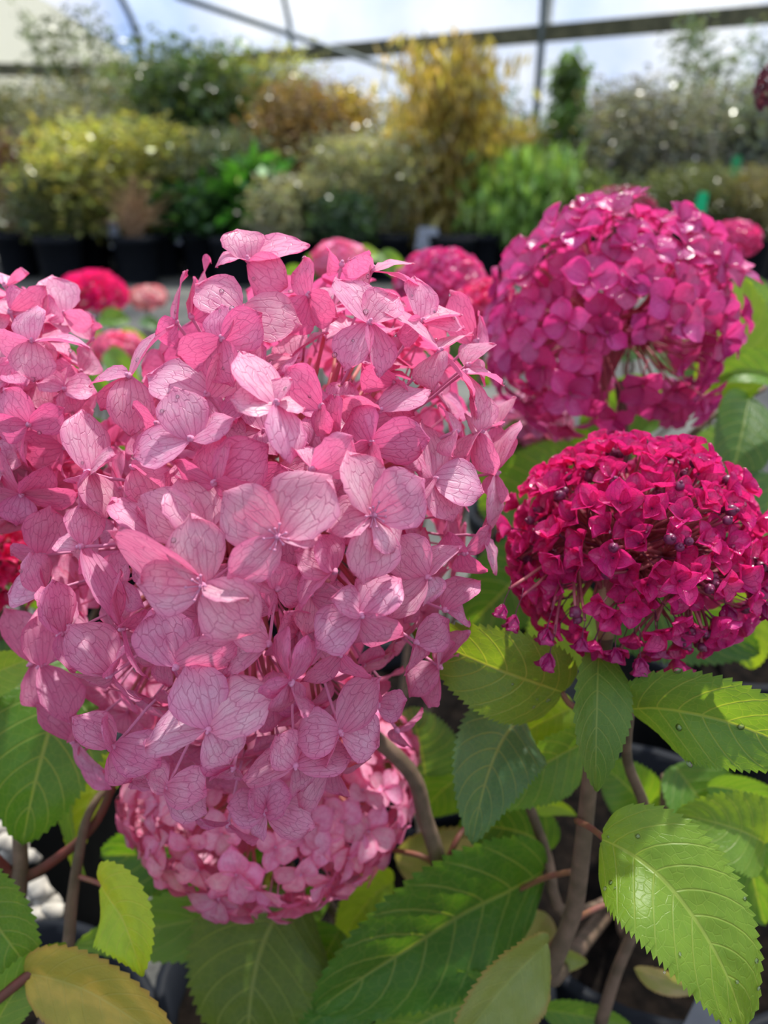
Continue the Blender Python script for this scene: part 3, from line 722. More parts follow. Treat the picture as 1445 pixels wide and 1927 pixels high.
pot(0.215, 0.44, 'black pot under the crimson hydrangea')
pot(0.02, 0.62, 'black pot under the largest pink hydrangea')
pot(-0.27, 0.25, 'black pot with a curved rim showing at the bottom beside the yellow leaf')
pot(-0.02, 0.34, 'empty-looking black pot in the dark between the stems at the bottom')
pot(-0.40, 0.62, 'black pot behind the pink head at the edge')
pot(0.42, 0.80, 'black pot under the magenta hydrangea')
pot(0.50, 0.30, 'black pot at the edge below the serrated bright leaf')
pot(-0.10, 1.05, 'black pot behind the largest pink hydrangea, second row')
pot(-0.50, 1.15, 'black pot under the cerise hydrangea')
pot(0.28, 1.15, 'black pot behind the magenta hydrangea, second row')

# the crimson plant
pc = plant(0.215, 0.44, 'green leafy hydrangea plant carrying the crimson flower head')
S0 = V((0.20, 0.44, 0.20))
stem(pc, [(1140, 1195, .328), (1122, 1330, .335), (1112, 1440, .345), (1096, 1590, .36), (1078, 1720, .385), (1040, 1840, .42), S0], [.0034, .0034, .0036, .0042, .0046, .005, .006])
stem(pc, [(1186, 1340, .34), (1180, 1430, .37), (1215, 1530, .40), (1215, 1650, .44), S0], [.002, .0026, .003, .0032, .004])
stem(pc, [(990, 1500, .42), (1030, 1610, .43), (1065, 1720, .44), S0], [.003, .003, .0034, .004])
stem(pc, [(1255, 1460, .45), (1240, 1600, .46), (1180, 1760, .47), S0], [.0035, .0035, .004, .005])
stem(pc, [(1200, 1740, .42), (1160, 1830, .43), (1130, 1927, .45)], [.003, .0034, .004])
stem(pc, [(1086, 1545, .352), (1115, 1560, .325), (1150, 1590, .29)], [.0016, .0014, .0013], PETIOLE, 'petiole')
stem(pc, [(1135, 1335, .335), (1080, 1330, .335), (1056, 1302, .33)], [.0016, .0015, .0013], PETIOLE, 'petiole')
stem(pc, [(1125, 1345, .335), (1160, 1345, .33), (1190, 1336, .32)], [.0016, .0015, .0013], PETIOLE, 'petiole')
stem(pc, [(1030, 1790, .41), (1060, 1750, .40), (1110, 1715, .395), (1170, 1690, .40)], [.0016, .0015, .0015, .0013], PETIOLE, 'petiole')
stem(pc, [(975, 1675, .42), (1030, 1650, .40), (1080, 1640, .385)], [.0015, .0015, .0016], PETIOLE, 'petiole')
lf1 = leaf(pc, (1133, 1580, .290), (1287, 1700, .268), (1400, 1935, .262), 265, (0.190, 0.335, 0.032, 1), -24, 22, 30, 1, 0.25, .42, .62, 'bright serrated leaf with water drops on its lower edge')
lf2 = leaf(pc, (1128, 1222, .318), (1122, 1350, .298), (1122, 1490, .300), 130, (0.125, 0.245, 0.045, 1), -8, 26, 18, 2, 0.0, .62, 1.0, 'small smooth leaf hanging straight down under the crimson head')
lf3 = leaf(pc, (1184, 1335, .318), (1345, 1352, .290), (1560, 1440, .285), 205, (0.120, 0.260, 0.045, 1), 16, 22, 30, 3, 0.2, .45, .7)
lf4 = leaf(pc, (1058, 1302, .330), (935, 1258, .312), (775, 1190, .325), 200, (0.130, 0.260, 0.035, 1), -12, 24, 28, 4, 0.2, .45, .8)
leaf(pc, (985, 1350, .37), (930, 1425, .352), (888, 1590, .345), 190, G_BLUE, 10, 26, 26, 5, 0.2, .40, .85)
leaf(pc, (1105, 1395, .40), (1010, 1445, .385), (890, 1520, .39), 150, G_MID, -18, 20, 24, 6)
leaf(pc, (1080, 1330, .40), (1020, 1360, .40), (940, 1400, .41), 110, G_LIME, 0, 16, 20, 7)
leaf(pc, (1440, 1590, .37), (1385, 1560, .36), (1270, 1530, .37), 150, (0.16, 0.30, .035, 1), 15, 18, 24, 8)
leaf(pc, (1400, 1480, .43), (1405, 1590, .42), (1440, 1740, .43), 170, G_MID, 10, 18, 24, 9)
leaf(pc, (1270, 1440, .45), (1330, 1520, .44), (1400, 1600, .45), 150, G_MID, -15, 18, 24, 10)
leaf(pc, (1220, 1530, .47), (1180, 1480, .46), (1130, 1440, .47), 110, G_MID, 0, 16, 20, 11)
leaf(pc, (1330, 1480, .42), (1400, 1490, .42), (1500, 1520, .42), 70, G_MID, 10, 16, 20, 12)
leaf(pc, (1000, 1530, .45), (1035, 1515, .45), (1085, 1535, .45), 40, G_LIME, 10, 20, 16, 13)
leaf(pc, (1030, 1775, .36), (945, 1860, .345), (850, 1985, .34), 190, G_CREAM, -14, 26, 26, 14, 0.1, .5, .7, 'fading leaf with cream yellow edges')
leaf(pc, (1030, 1790, .45), (1060, 1800, .44), (1105, 1810, .44), 60, G_CREAM, 10, 20, 16, 15)
leaf(pc, (1195, 1825, .44), (1255, 1845, .43), (1320, 1865, .43), 55, G_TAN, 10, 20, 16, 16, label='withered tan leaf')
leaf(pc, (1020, 1900, .47), (1110, 1915, .46), (1190, 1935, .46), 70, G_MID, 0, 16, 16, 17)
leaf(pc, (1030, 1720, .47), (1000, 1770, .47), (980, 1810, .48), 90, G_TAN, 20, 20, 16, 18, label='withered brown leaf low on the stems')

# the plant of the largest head
pm = plant(0.02, 0.62, 'green leafy hydrangea plant carrying the largest pale pink head')
S1 = V((0.03, 0.60, 0.20))
stem(pm, [(520, 1100, .345), (640, 1320, .375), (770, 1450, .385), (800, 1540, .395), (828, 1640, .41), (830, 1780, .46), S1], [.0038, .0040, .0042, .0044, .0046, .005, .006])
stem(pm, [(520, 1560, .445), (560, 1660, .46), (630, 1720, .49), (640, 1850, .53), S1], [.003, .003, .0034, .004, .005])
stem(pm, [(828, 1630, .41), (790, 1610, .41), (740, 1600, .42)], [.0018, .0016, .0014], PETIOLE, 'petiole')
stem(pm, [(835, 1635, .41), (860, 1580, .41), (880, 1550, .42)], [.0018, .0016, .0014], PETIOLE, 'petiole')
leaf(pm, (1022, 1640, .430), (830, 1745, .395), (590, 1905, .385), 290, (0.062, 0.185, 0.018, 1), -10, 16, 30, 21, 0.1, .45, .7, 'large dark green leaf slightly out of focus under the largest head')
leaf(pm, (1035, 1600, .46), (960, 1560, .46), (860, 1560, .47), 130, G_DARK, 0, 16, 24, 22)
leaf(pm, (745, 1620, .47), (850, 1605, .47), (940, 1590, .48), 135, G_TAN, 10, 14, 18, 23, label='tan faded leaf behind the grey stem')
leaf(pm, (800, 1460, .46), (790, 1400, .45), (770, 1330, .45), 150, G_BLUE, 0, 16, 24, 24)
leaf(pm, (900, 1450, .47), (840, 1480, .47), (790, 1540, .48), 110, G_MID, 0, 16, 24, 25)
leaf(pm, (570, 1670, .43), (490, 1790, .415), (470, 1990, .41), 270, G_OLIVE, 6, 14, 28, 26, 0.1, .5, .6, 'broad olive leaf hanging below the soft pink head')
leaf(pm, (640, 1750, .44), (590, 1850, .43), (560, 1970, .43), 170, (0.11, .26, .03, 1), 12, 18, 24, 27)
leaf(pm, (740, 1660, .48), (690, 1700, .47), (640, 1780, .47), 110, G_LIME, 0, 16, 24, 28)
leaf(pm, (700, 1860, .42), (620, 1900, .42), (540, 1960, .42), 150, (0.09, .25, .03, 1), 10, 16, 24, 29)
leaf(pm, (950, 1870, .40), (800, 1920, .40), (700, 2000, .40), 180, (0.12, .26, .03, 1), 0, 16, 24, 30)
leaf(pm, (560, 1560, .50), (350, 1600, .47), (190, 1610, .48), 190, (0.06, .17, .022, 1), -8, 16, 28, 31)
leaf(pm, (620, 1690, .47), (400, 1725, .445), (140, 1780, .45), 150, (0.15, .30, .03, 1), 10, 14, 30, 32)

# the plant at the near edge
pl_ = plant(-0.27, 0.25, 'sparse hydrangea plant with red stems, a small lime leaf and a yellowing leaf')
S2 = V((-0.26, 0.26, 0.20))
stem(pl_, [(215, 1470, .40), (185, 1540, .40), (140, 1590, .40), (70, 1640, .395), (40, 1650, .39)], [.0022, .0024, .0026, .0028, .003], STEM_R)
stem(pl_, [(-10, 1610, .38), (20, 1640, .39), (45, 1650, .39)], [.002, .0024, .0028], STEM_R)
stem(pl_, [(35, 1540, .40), (38, 1650, .39), (20, 1760, .40), S2], [.0035, .004, .0042, .005])
stem(pl_, [(230, 1440, .42), (170, 1525, .40), (150, 1600, .39), (135, 1700, .385), (122, 1810, .385), (60, 1990, .39)], [.002, .0022, .0026, .003, .0032, .004])
stem(pl_, [(125, 1785, .34), (60, 1830, .335), (-10, 1885, .33)], [.0022, .0022, .0024], STEM_R)
stem(pl_, [(150, 1650, .385), (185, 1662, .375), (205, 1672, .35)], [.0014, .0013, .0012], PETIOLE, 'petiole')
lf5 = leaf(pl_, (190, 1668, .345), (232, 1735, .325), (268, 1838, .325), 165, (0.36, .60, .04, 1), 0, 24, 18, 41, 0.3, .42, 1.0, 'small bright lime leaf with a pointed tip')
lf6 = leaf(pl_, (48, 1832, .335), (170, 1868, .322), (330, 1975, .318), 150, G_YEL, -14, 20, 18, 42, 0, .5, .6, 'yellowing leaf with a brown edge')
leaf(pl_, (140, 1240, .40), (85, 1400, .375), (42, 1590, .375), 235, (0.075, .20, .022, 1), -10, 14, 26, 43, 0.1, .42, .75, 'big dark serrated leaf beside the largest head')
leaf(pl_, (-60, 1290, .37), (0, 1262, .36), (70, 1235, .36), 90, (0.19, .36, .05, 1), 10, 16, 18, 44)
leaf(pl_, (-70, 1660, .35), (-5, 1740, .34), (60, 1840, .34), 190, (0.11, .26, .03, 1), 0, 14, 20, 45)
leaf(pl_, (-20, 1960, .33), (40, 1850, .335), (125, 1775, .345), 90, (0.16, .31, .04, 1), 10, 16, 18, 46)
leaf(pl_, (225, 1440, .43), (170, 1500, .42), (140, 1640, .42), 100, (0.26, .40, .03, 1), 20, 24, 20, 47)
leaf(pl_, (215, 1450, .41), (130, 1480, .41), (165, 1660, .41), 60, (0.15, .30, .05, 1), 25, 24, 20, 48)
leaf(pl_, (60, 1480, .43), (20, 1440, .42), (-40, 1420, .42), 120, G_MID, 0, 16, 18, 49)

# the magenta plant
pu = plant(0.42, 0.80, 'hydrangea plant carrying the magenta head, with glowing yellow-green leaves')
stem(pu, [(1165, 720, .47), (1180, 860, .50), (1200, 1050, .55), V((0.42, .80, .20))], [.003, .0034, .004, .006])
stem(pu, [(1220, 1010, .55), (1300, 820, .56), (1440, 730, .56)], [.003, .003, .002])
leaf(pu, (1330, 760, .53), (1385, 655, .525), (1395, 520, .53), 135, (0.22, .40, .03, 1), -10, 16, 24, 51, label='glowing yellow-green leaf beside the magenta head')
leaf(pu, (1500, 745, .50), (1420, 700, .49), (1330, 720, .50), 90, (0.12, .27, .03, 1), 20, 30, 24, 52)
leaf(pu, (1410, 745, .52), (1392, 830, .495), (1370, 930, .49), 130, (0.07, .17, .03, 1), 0, 16, 26, 53, label='dark oval leaf above the crimson head')
leaf(pu, (1330, 700, .56), (1260, 640, .56), (1200, 600, .57), 120, G_BLUE, 0, 16, 20, 54)
leaf(pu, (1340, 960, .50), (1420, 1000, .49), (1500, 1080, .49), 210, G_BLUE, 0, 16, 26, 55)
leaf(pu, (1130, 1110, .46), (1260, 1155, .45), (1430, 1230, .45), 190, (0.05, .14, .02, 1), 6, 14, 28, 56)
leaf(pu, (1330, 1080, .47), (1390, 1170, .46), (1415, 1260, .46), 120, G_LIME, 10, 16, 26, 57)
leaf(pu, (1120, 900, .55), (1010, 930, .54), (900, 960, .55), 190, G_MID, 0, 16, 26, 58)
leaf(pu, (1040, 820, .58), (970, 890, .57), (920, 970, .58), 160, (0.09, .19, .05, 1), 0, 16, 26, 59)
leaf(pu, (1010, 1050, .55), (950, 1110, .54), (880, 1180, .55), 170, G_DARK, 0, 16, 26, 60)
leaf(pu, (1120, 1150, .50), (1060, 1190, .49), (1000, 1280, .49), 160, G_LIME, 0, 16, 26, 61)
leaf(pu, (1440, 860, .60), (1340, 860, .60), (1270, 900, .60), 120, G_BLUE, 0, 16, 26, 62)
leaf(pu, (1190, 880, .60), (1110, 850, .60), (1040, 840, .61), 110, G_DARK, 0, 16, 26, 63)
leaf(pu, (1260, 760, .58), (1170, 770, .58), (1090, 800, .58), 120, (0.10, .24, .04, 1), 0, 16, 26, 64)

# further hydrangea plants, seen through the gaps
def mid_plant(x, y, label, specs):
    p = plant(x, y, label); n = 70
    for (px, py, d, w, c) in specs:
        a = rnd.uniform(-.6, .6); n += 1
        leaf(p, (px - w*.5*cos(a), py - w*.4*sin(a) - w*.2, d), (px, py, d - .01), (px + w*.55*cos(a), py + w*.5*sin(a) + w*.25, d), w*.7, c, rnd.uniform(-25, 25), 18, 12, n)
        stem(p, [P(px - w*.5*cos(a), py - w*.4*sin(a) - w*.2, d), P(px, py + w, d + .04), V((x, y, .2))], [.0014, .002, .004])
mid_plant(-0.50, 1.15, 'blurred hydrangea plant under the cerise flower head', [(215, 600, 1.1, 60, G_MID), (250, 640, 1.0, 60, G_LIME), (190, 640, 1.1, 60, G_DARK), (230, 690, .9, 70, G_MID), (285, 610, 1.3, 40, G_BLUE), (150, 610, 1.2, 50, G_MID)])
mid_plant(-0.10, 1.05, 'blurred hydrangea plant behind the top of the largest head', [(600, 500, 1.0, 60, G_DARK), (690, 480, 1.0, 60, G_LIME), (740, 500, .9, 60, G_MID), (560, 520, 1.1, 60, G_MID), (800, 640, .75, 90, G_MID), (880, 680, .7, 90, G_DARK)])
mid_plant(0.28, 1.15, 'blurred hydrangea plant behind the magenta head', [(1000, 640, .8, 80, G_MID), (1080, 560, .8, 80, G_DARK), (1420, 560, .9, 90, G_BLUE), (1440, 620, .8, 90, G_DARK), (1180, 650, .7, 90, G_BLUE)])
mid_plant(-0.40, 0.62, 'dark hydrangea plant behind the pink head at the edge', [(60, 1100, .5, 120, G_MID), (20, 1200, .48, 120, G_DARK), (150, 700, .6, 110, G_MID), (190, 830, .55, 110, G_DARK), (60, 880, .52, 130, G_MID), (180, 1020, .5, 130, G_DARK), (60, 700, .6, 120, G_LIME)])

# pale pebbles and the tag in the near pots
PEB = simple('pale_pebble', lin(190, 184, 172), 0.7, 0.3, 60, lin(120, 116, 110), 0.002)
for i, (x, y, d, s) in enumerate(((12, 1585, .52, .009), (20, 1605, .53, .010), (8, 1560, .53, .011), (58, 1612, .52, .008), (72, 1680, .50, .010), (90, 1700, .50, .009), (78, 1722, .49, .008), (100, 1712, .49, .008), (52, 1690, .50, .008))):
    m = MB().ball((0, 0, 0), s, 9, 7, 1.2, .9, .75); m.v = [p * (.8 + .7 * noise.noise(p * 110 + V((i * 5, 0, 0)))) for p in m.v]
    tag(m.build('pebble', PEB, mtx=M4.Translation(P(x, y, d))), 'pale pebble in the shade behind the red stems', 'pebble', 'pale pebbles behind the red stems')

# ------------------------------------------------------------------ shrubs along the side wall
def foliage(seed, n, w, h, shape, size, droop=0.0, var=0.35, clump=9):
    rr = random.Random(seed); v, f, tint_ = [], [], []
    cl = []
    for _ in range(clump):
        t = rr.random() ** 0.8
        wd = {'round': sqrt(max(.05, 1 - (2*t - 1)**2)), 'column': 0.8, 'cone': 1.1 - t, 'airy': 0.35 + 0.65*t, 'vase': 0.3 + .7*t}[shape]
        a, q = rr.uniform(0, 2*pi), sqrt(rr.random()) * wd
        cl.append((V((q*cos(a)*w/2, q*sin(a)*w/2, h*(0.06 + .84*t))), rr.uniform(.45, 1.5)))
    sc = 0.30 * min(w, h) if shape != 'airy' else 0.14 * w
    for _ in range(n):
        c, br = rr.choice(cl)
        p = c + V((rr.gauss(0, 1) * sc * .6, rr.gauss(0, 1) * sc * .6, rr.gauss(0, 1) * sc * (.6 if shape != 'column' else .9)))
        if p.z < 0.0 or (p.z > h * .8 and rr.random() < (p.z - h*.8) / (h*.25)): continue
        d = V((rr.gauss(0, 1), rr.gauss(0, 1), rr.gauss(0, .6) - droop * 2.5)).normalized(); x = d.orthogonal().normalized(); a = rr.uniform(0, 6.28)
        x = (x*cos(a) + d.cross(x)*sin(a)) * size * (.28 if droop < .5 else .16); L = d * size * rr.uniform(.7, 1.4); b = len(v)
        v += [p, p + L*.5 + x, p + L, p + L*.5 - x]; f.append((b, b+1, b+2, b+3))
        k = br * (1 + rr.uniform(-var, var)); tint_ += [(k, k * rr.uniform(.85, 1.15), k * rr.uniform(.7, 1.2), 1)] * 4
    me = mesh('foliage', v, f, None, False)
    ca = me.color_attributes.new('tint', 'FLOAT_COLOR', 'POINT'); ca.data.foreach_set('color', [c for q in tint_ for c in q])
    return me
bp_prof = [(0.0, 0.0), (0.15, 0.0), (0.155, 0.01), (0.175, 0.31), (0.186, 0.312), (0.188, 0.36), (0.18, 0.36), (0.174, 0.32)]
bp = mesh('pot', MB().lathe(bp_prof, 24).v, MB().lathe(bp_prof, 24).f); bp.materials.append(PLASTIC)
bsoil = soil_mesh(0.172, 0.325, 20, 3); bsoil.materials.append(SOIL)
def ground_xy(px, dist): return ((px - 722.5) / FPX * dist / (cos(PITCH) + 0.36*sin(PITCH)) * 1.0, dist)
def top_z(py, dist):
    vz = (963.5 - py) / FPX; return CZ + dist * (vz*cos(PITCH) - sin(PITCH)) / (cos(PITCH) + vz*sin(PITCH))
TAKEN = []
def free_dist(px, dist):
    for k in range(60):
        for sg in (1, -1):
            dd = dist + sg * 0.07 * k; x, y = ground_xy(px, dd)
            if 6.0 < dd < (9.0 if px < 800 else 8.3) and all((x-a)**2 + (y-b)**2 > 0.385**2 for a, b in TAKEN): TAKEN.append((x, y)); return dd
    return None
SH = [ # px, distance, top py, width px, colour, shape, leaf size, n, droop, short name
 (25, 7.9, 190, 130, lin(112, 120, 66), 'round', .05, 1500, 0, 'olive shrub at the far edge by the cream end wall'),
 (70, 7.2, 265, 110, lin(150, 112, 92), 'round', .04, 1300, 0, 'rusty brown shrub left of the yellow-green bush'),
 (195, 8.6, 45, 190, lin(96, 116, 72), 'airy', .06, 600, 0, 'tall airy branching shrub reaching the cream end wall'),
 (160, 7.7, 185, 170, lin(140, 146, 112), 'round', .05, 1900, 0, 'grey-green shrub carrying an orange-red bloom'),
 (245, 7.0, 250, 190, lin(186, 192, 76), 'round', .06, 1700, 0, 'yellow-green bush above the dry brown grass'),
 (330, 8.2, 140, 150, lin(120, 140, 92), 'column', .05, 1700, 0, 'grey-green upright shrub beside the airy tall one'),
 (400, 7.9, 120, 150, lin(100, 140, 70), 'column', .07, 1500, .2, 'tall mid-green leafy shrub below the brace'),
 (425, 7.1, 270, 150, lin(92, 108, 80), 'round', .04, 1800, 0, 'dark grey-green small-leaved shrub in the middle'),
 (510, 8.0, 135, 150, lin(164, 172, 84), 'column', .05, 1600, 0, 'light olive shrub beneath the middle hoop'),
 (585, 7.6, 185, 150, lin(158, 128, 72), 'round', .05, 1700, 0, 'amber brown shrub left of the golden one'),
 (655, 7.8, 190, 110, lin(196, 174, 60), 'round', .05, 1200, 0, 'small golden shrub between amber and variegated ones'),
 (478, 6.6, 318, 90, lin(70, 150, 30), 'round', .13, 160, 0, 'low plant with broad vivid green leaves'),
 (560, 6.6, 345, 130, lin(176, 180, 142), 'round', .04, 1500, 0, 'low cream variegated bush behind the largest head'),
 (690, 7.0, 270, 160, lin(170, 178, 132), 'round', .04, 2200, 0, 'taller cream variegated bush beside the golden weeper'),
 (815, 7.2, 118, 150, lin(206, 184, 60), 'column', .10, 1900, 1.0, 'tall golden weeping shrub'),
 (885, 8.0, 170, 130, lin(96, 136, 104), 'cone', .03, 1500, 0, 'feathery blue-green shrub behind the golden weeper'),
 (960, 7.8, 225, 120, lin(200, 180, 70), 'round', .06, 1100, .5, 'yellow tipped shrub above the green bamboo'),
 (965, 6.9, 290, 130, lin(128, 176, 60), 'column', .12, 1100, 1.0, 'bright green drooping bamboo clump'),
 (1045, 7.6, 105, 55, lin(124, 170, 70), 'column', .08, 520, .3, 'slender green climber in front of the upright'),
 (1080, 6.8, 330, 120, lin(124, 150, 76), 'round', .06, 1000, .5, 'green low shrub right of the bamboo'),
 (1120, 7.8, 195, 130, lin(150, 146, 140), 'round', .04, 1500, 0, 'mauve-grey small-leaved shrub right of the climber'),
 (1210, 7.3, 180, 170, lin(146, 152, 138), 'round', .04, 2300, 0, 'glistening silver-grey shrub behind the magenta head'),
 (1290, 7.9, 75, 180, lin(104, 130, 98), 'airy', .06, 900, 0, 'airy dark green shrub rising against the clear wall'),
 (1385, 7.2, 190, 150, lin(120, 136, 122), 'round', .05, 2000, 0, 'dark grey-green shrub at the edge under the rail'),
 (1290, 6.4, 330, 150, lin(120, 136, 80), 'round', .03, 2000, 0, 'low olive conifer behind the green tag'),
 (1410, 6.2, 330, 120, lin(140, 136, 84), 'round', .03, 1600, 0, 'low tan-olive conifer at the edge'),
 (380, 6.7, 355, 120, lin(50, 100, 40), 'round', .07, 900, 0, 'low dark green bush right of the dry brown grass'),
 (640, 6.4, 375, 100, lin(60, 96, 60), 'round', .05, 1000, 0, 'low deep green bush below the variegated ones'),
 (120, 6.7, 330, 110, lin(126, 140, 84), 'round', .05, 1000, 0, 'low sage bush by the teal tag'),
 (760, 8.8, 205, 160, lin(150, 160, 90), 'round', .05, 1200, 0, 'pale olive shrub added as fill behind the golden weeper'),  # this and the rows below: rear fill shrubs added to block light
 (470, 8.9, 160, 200, lin(110, 132, 90), 'round', .05, 1500, 0, 'green shrub added deep in the row below the rail'),
 (270, 9.0, 170, 200, lin(120, 126, 96), 'round', .05, 1500, 0, 'dusty green shrub added deep in the row near the corner'),
 (1010, 8.0, 240, 150, lin(110, 140, 80), 'round', .05, 1300, 0, 'green shrub added deep in the row behind the upright'),
 (1180, 8.0, 230, 180, lin(120, 128, 120), 'round', .05, 1500, 0, 'grey shrub added deep in the row behind the silver one'),
]
GRASS = ground_xy(255, 6.35); TAKEN.append(GRASS)
BARK = simple('shrub_bark', lin(96, 80, 62), 0.8, 0.2, 30, lin(66, 56, 44), 0.002)
for i, (px, dist, top, w, col, shape, size, n, droop, nm) in enumerate(SH):
    dist = free_dist(px, dist); x, y = ground_xy(px, dist); zt = top_z(top, dist); W = w / FPX * dist
    e = tag(empty('nursery_shrub', V((x, y, 0.33))), nm, 'shrub', 'potted shrubs along the tunnel wall')
    h = zt - 0.33
    obj('foliage', foliage(100 + i, int(n * (4.2 if shape != 'airy' else 2.2)), W * 1.15, h * 1.16, shape, size * 1.2, droop, clump=20 if shape != 'airy' else 30), BGLEAF, e, M4.Translation((0, 0, 0)), tuple((c * .72 + (col[0] + col[1] + col[2]) / 3 * .24) * .80 for c in col[:3]) + (1,))  # background haze put into the shrub colours by mixing in grey
    rr = random.Random(i); m = MB(); m.tube([(0, 0, -.02), (0.02, 0, h*.4), (0, .02, h*.85)], [.018, .014, .005], 6)
    for k in range(7 if shape != 'airy' else 16):
        z0 = h * rr.uniform(.05, .6); a = rr.uniform(0, 6.28); q = W * rr.uniform(.2, .42)
        m.tube([(0, 0, z0), (q*.5*cos(a), q*.5*sin(a), z0 + h*.15), (q*cos(a), q*sin(a), min(h*.97, z0 + h*.38))], [.010, .007, .003], 5)
    m.build('branches', BARK, e)
    pe = tag(empty('plant_pot', V((x, y, 0))), 'black pot holding the ' + nm, 'pot', 'black pots along the tunnel wall')
    obj('pot_wall', bp, None, pe); obj('soil', bsoil, None, pe)
    if nm.startswith('grey-green shrub carrying'):
        bl = MB()
        for k in range(26): bl.ball((rr.gauss(0, .05), rr.gauss(0, .05), rr.gauss(0, .045)), .022, 6, 4)
        bl.build('bloom', simple('orange_bloom', lin(226, 84, 50), .5, .3, 40, lin(200, 60, 60)), e, mtx=M4.Translation(P(205, 185, 7.9) - V((x, y, .33))))
# spare black pots crowding the ground between the shrubs
for i, (px, dist) in enumerate(((30, 6.9), (110, 6.5), (170, 6.6), (300, 6.5), (440, 6.5), (510, 6.3), (900, 6.6), (850, 6.7), (730, 6.5), (1200, 6.4), (1350, 6.0), (1440, 6.1))):
    dist = free_dist(px, dist)
    if dist is None: continue
    x, y = ground_xy(px, dist)
    pe = tag(empty('plant_pot', V((x, y, 0))), 'black pot standing in the front line before the shrubs', 'pot', 'black pots in the front line'); obj('pot_wall', bp, None, pe); obj('soil', bsoil, None, pe)

# dry brown grass, tags
DRY = simple('dry_grass', lin(190, 160, 128), 0.8, 0.2, 20, lin(150, 120, 92), 0, .3, lin(200, 170, 130))
x, y = GRASS; m = MB(); rr = random.Random(5)
for k in range(90):
    a = rr.uniform(0, 6.28); b = V((rr.gauss(0, .03), rr.gauss(0, .03), .33)); t = V((rr.gauss(.02, .14), rr.gauss(0, .1), rr.uniform(.42, .85)))
    m.tube([b, b.lerp(t, .5) + V((0, 0, .08)), t], [.006, .005, .002], 4, 2)
g = tag(empty('dry_grass_tuft', V((x, y, 0))), 'dry beige grass tuft spilling from a pot in front of the shrubs', 'grass tuft')
tag(m.build('blades', DRY, g), kind='stuff')
pe = tag(empty('plant_pot', V((x, y, 0))), 'black pot holding the dry beige grass tuft', 'pot', 'black pots along the tunnel wall'); obj('pot_wall', bp, None, pe); obj('soil', bsoil, None, pe)
def plant_tag(px, py, d, wpx, hpx, col, label, tilt=0.0):
    w, h = wpx / FPX * d, hpx / FPX * d; mt = simple('tag_plastic', col, 0.4, 0.4, 30, tuple(c*.9 for c in col[:3]) + (1,), 0, .3, col)
    m = MB(); t = max(.0006, w*.02)
    m.add([(-w/2, -t, -h/2), (w/2, -t, -h/2), (w/2*.7, -t, h/2), (-w/2*.7, -t, h/2), (-w/2, t, -h/2), (w/2, t, -h/2), (w/2*.7, t, h/2), (-w/2*.7, t, h/2)],
          [(0, 1, 2, 3), (7, 6, 5, 4), (0, 4, 5, 1), (1, 5, 6, 2), (2, 6, 7, 3), (3, 7, 4, 0)])
    o = m.build('plant_tag', mt, smooth=False); o.matrix_basis = M4.Translation(P(px, py, d)) @ M4.Rotation(tilt, 4, 'Y'); tag(o, label, 'tag')
    zz = P(px, py, d).z; foot = {True: 0.30, False: 0.0}[d > 5]
    if d < 5: foot = 0.2 if zz > 0.2 else 0.0
    k = MB().box((-w*.14, -t*.9, -(zz - foot)), (w*.14, t*.9, -h*.45)).build('stake', mt, o, smooth=False); return o
plant_tag(1318, 388, 1.6, 26, 50, lin(30, 200, 140), 'bright green plant tag standing behind the magenta head', .1)
plant_tag(50, 405, 6.3, 30, 46, lin(40, 140, 110), 'teal green plant tag among the pots near the cream end wall')
plant_tag(805, 450, 6.2, 50, 42, lin(200, 208, 224), 'white rectangular plant tag on a pot below the golden weeper')
plant_tag(215, 440, 6.2, 22, 50, lin(180, 188, 204), 'narrow white plant tag beside the dry beige grass')
plant_tag(340, 436, 6.2, 22, 44, lin(180, 188, 204), 'narrow white plant tag right of the dry beige grass')
plant_tag(1385, 310, 5.6, 20, 30, lin(40, 170, 110), 'small green plant tag among the low conifers')
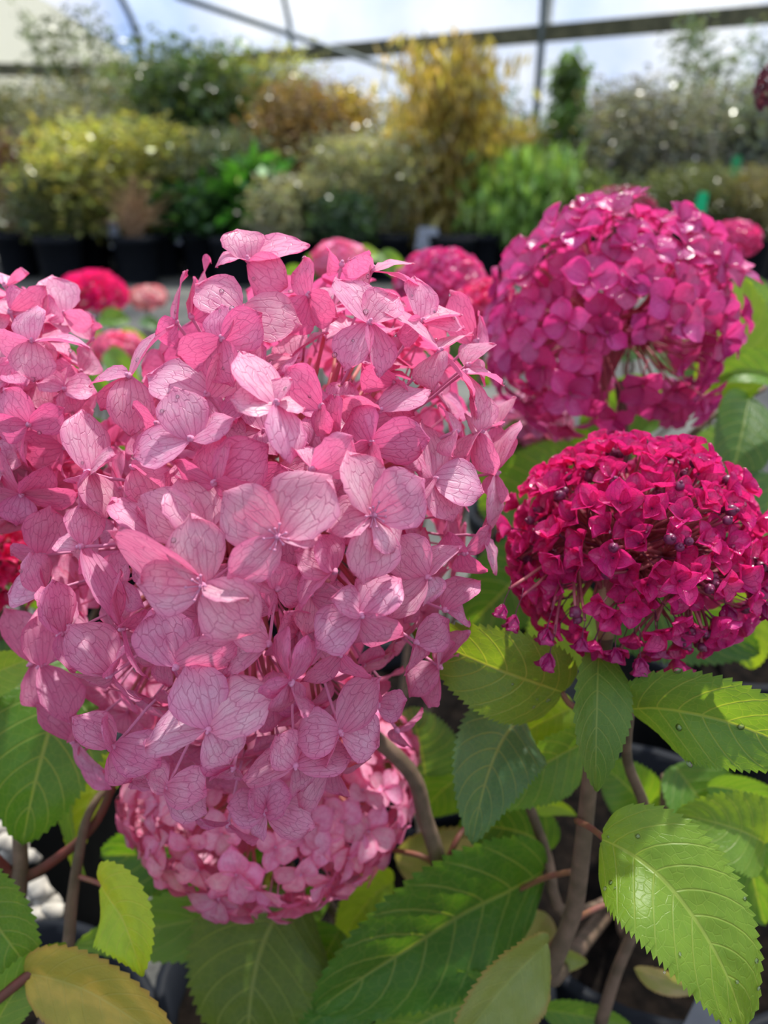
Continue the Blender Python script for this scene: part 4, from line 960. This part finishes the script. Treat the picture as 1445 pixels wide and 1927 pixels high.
plant_tag(1330, 1900, .44, 70, 110, lin(150, 152, 158), 'grey pointed plant tag at the bottom beside the serrated leaf', .05)

# ------------------------------------------------------------------ water drops
bpy.context.view_layer.update()
drop_me = mesh('water_drop', MB().ball((0, 0, .25), 1.0, 12, 9, 1, 1, .62).v, MB().ball((0, 0, .25), 1.0, 12, 9, 1, 1, .62).f); drop_me.materials.append(WATER)
def drops(objs, n, r0, r1, label, group, seed, test=None, flip=True):
    rr = random.Random(seed); k = 0; tries = 0
    while k < n and tries < n * 60:
        tries += 1; o = rr.choice(objs); vt = rr.choice(o.data.vertices); mw = o.matrix_world
        p = mw @ vt.co; nn = (mw.to_3x3().inverted().transposed() @ vt.normal).normalized()
        if nn.dot(CAM - p) < 0: nn = -nn
        if nn.z < -0.05 or nn.dot((CAM - p).normalized()) < .15: continue
        if test and not test(*px_of(p)): continue
        s = rr.uniform(r0, r1); x = nn.orthogonal().normalized()
        tag(obj('water_drop', drop_me, None, None, basis(x, nn.cross(x), nn, p, s * rr.uniform(.9, 1.2), s, s)), label, 'water drop', group); k += 1
def petals_of(h): return [g for c in h.children for g in c.children if g.name.startswith('petal')]
drops(petals_of(main), 70, .0005, .0011, 'tiny clear water drop on the petals of the largest pale pink head', 'drops on the largest head', 1, lambda x, y: y < 760)
drops(petals_of(main), 14, .0005, .0009, 'tiny clear water drop on the lower petals of the largest pale pink head', 'drops low on the largest head', 2, lambda x, y: y > 760)
drops(petals_of(left), 22, .0005, .0011, 'tiny clear water drop on the pink head at the edge', 'drops on the head at the edge', 3)
drops(petals_of(crim), 40, .0006, .0013, 'clear water drop on the crimson petals', 'drops on the crimson head', 4, lambda x, y: y < 1050)
drops([lf3[0]], 7, .0006, .0014, 'clear water drop on the broad leaf right of the hanging leaf', 'drops on the broad leaf', 5)
drops([lf1[0]], 12, .0004, .0009, 'clear water drop on the bright serrated leaf', 'drops on the serrated leaf', 6)
drops([lf4[0]], 8, .0005, .0009, 'clear water drop on the leaf left of the hanging leaf', 'drops on the leaf beside the largest head', 7)
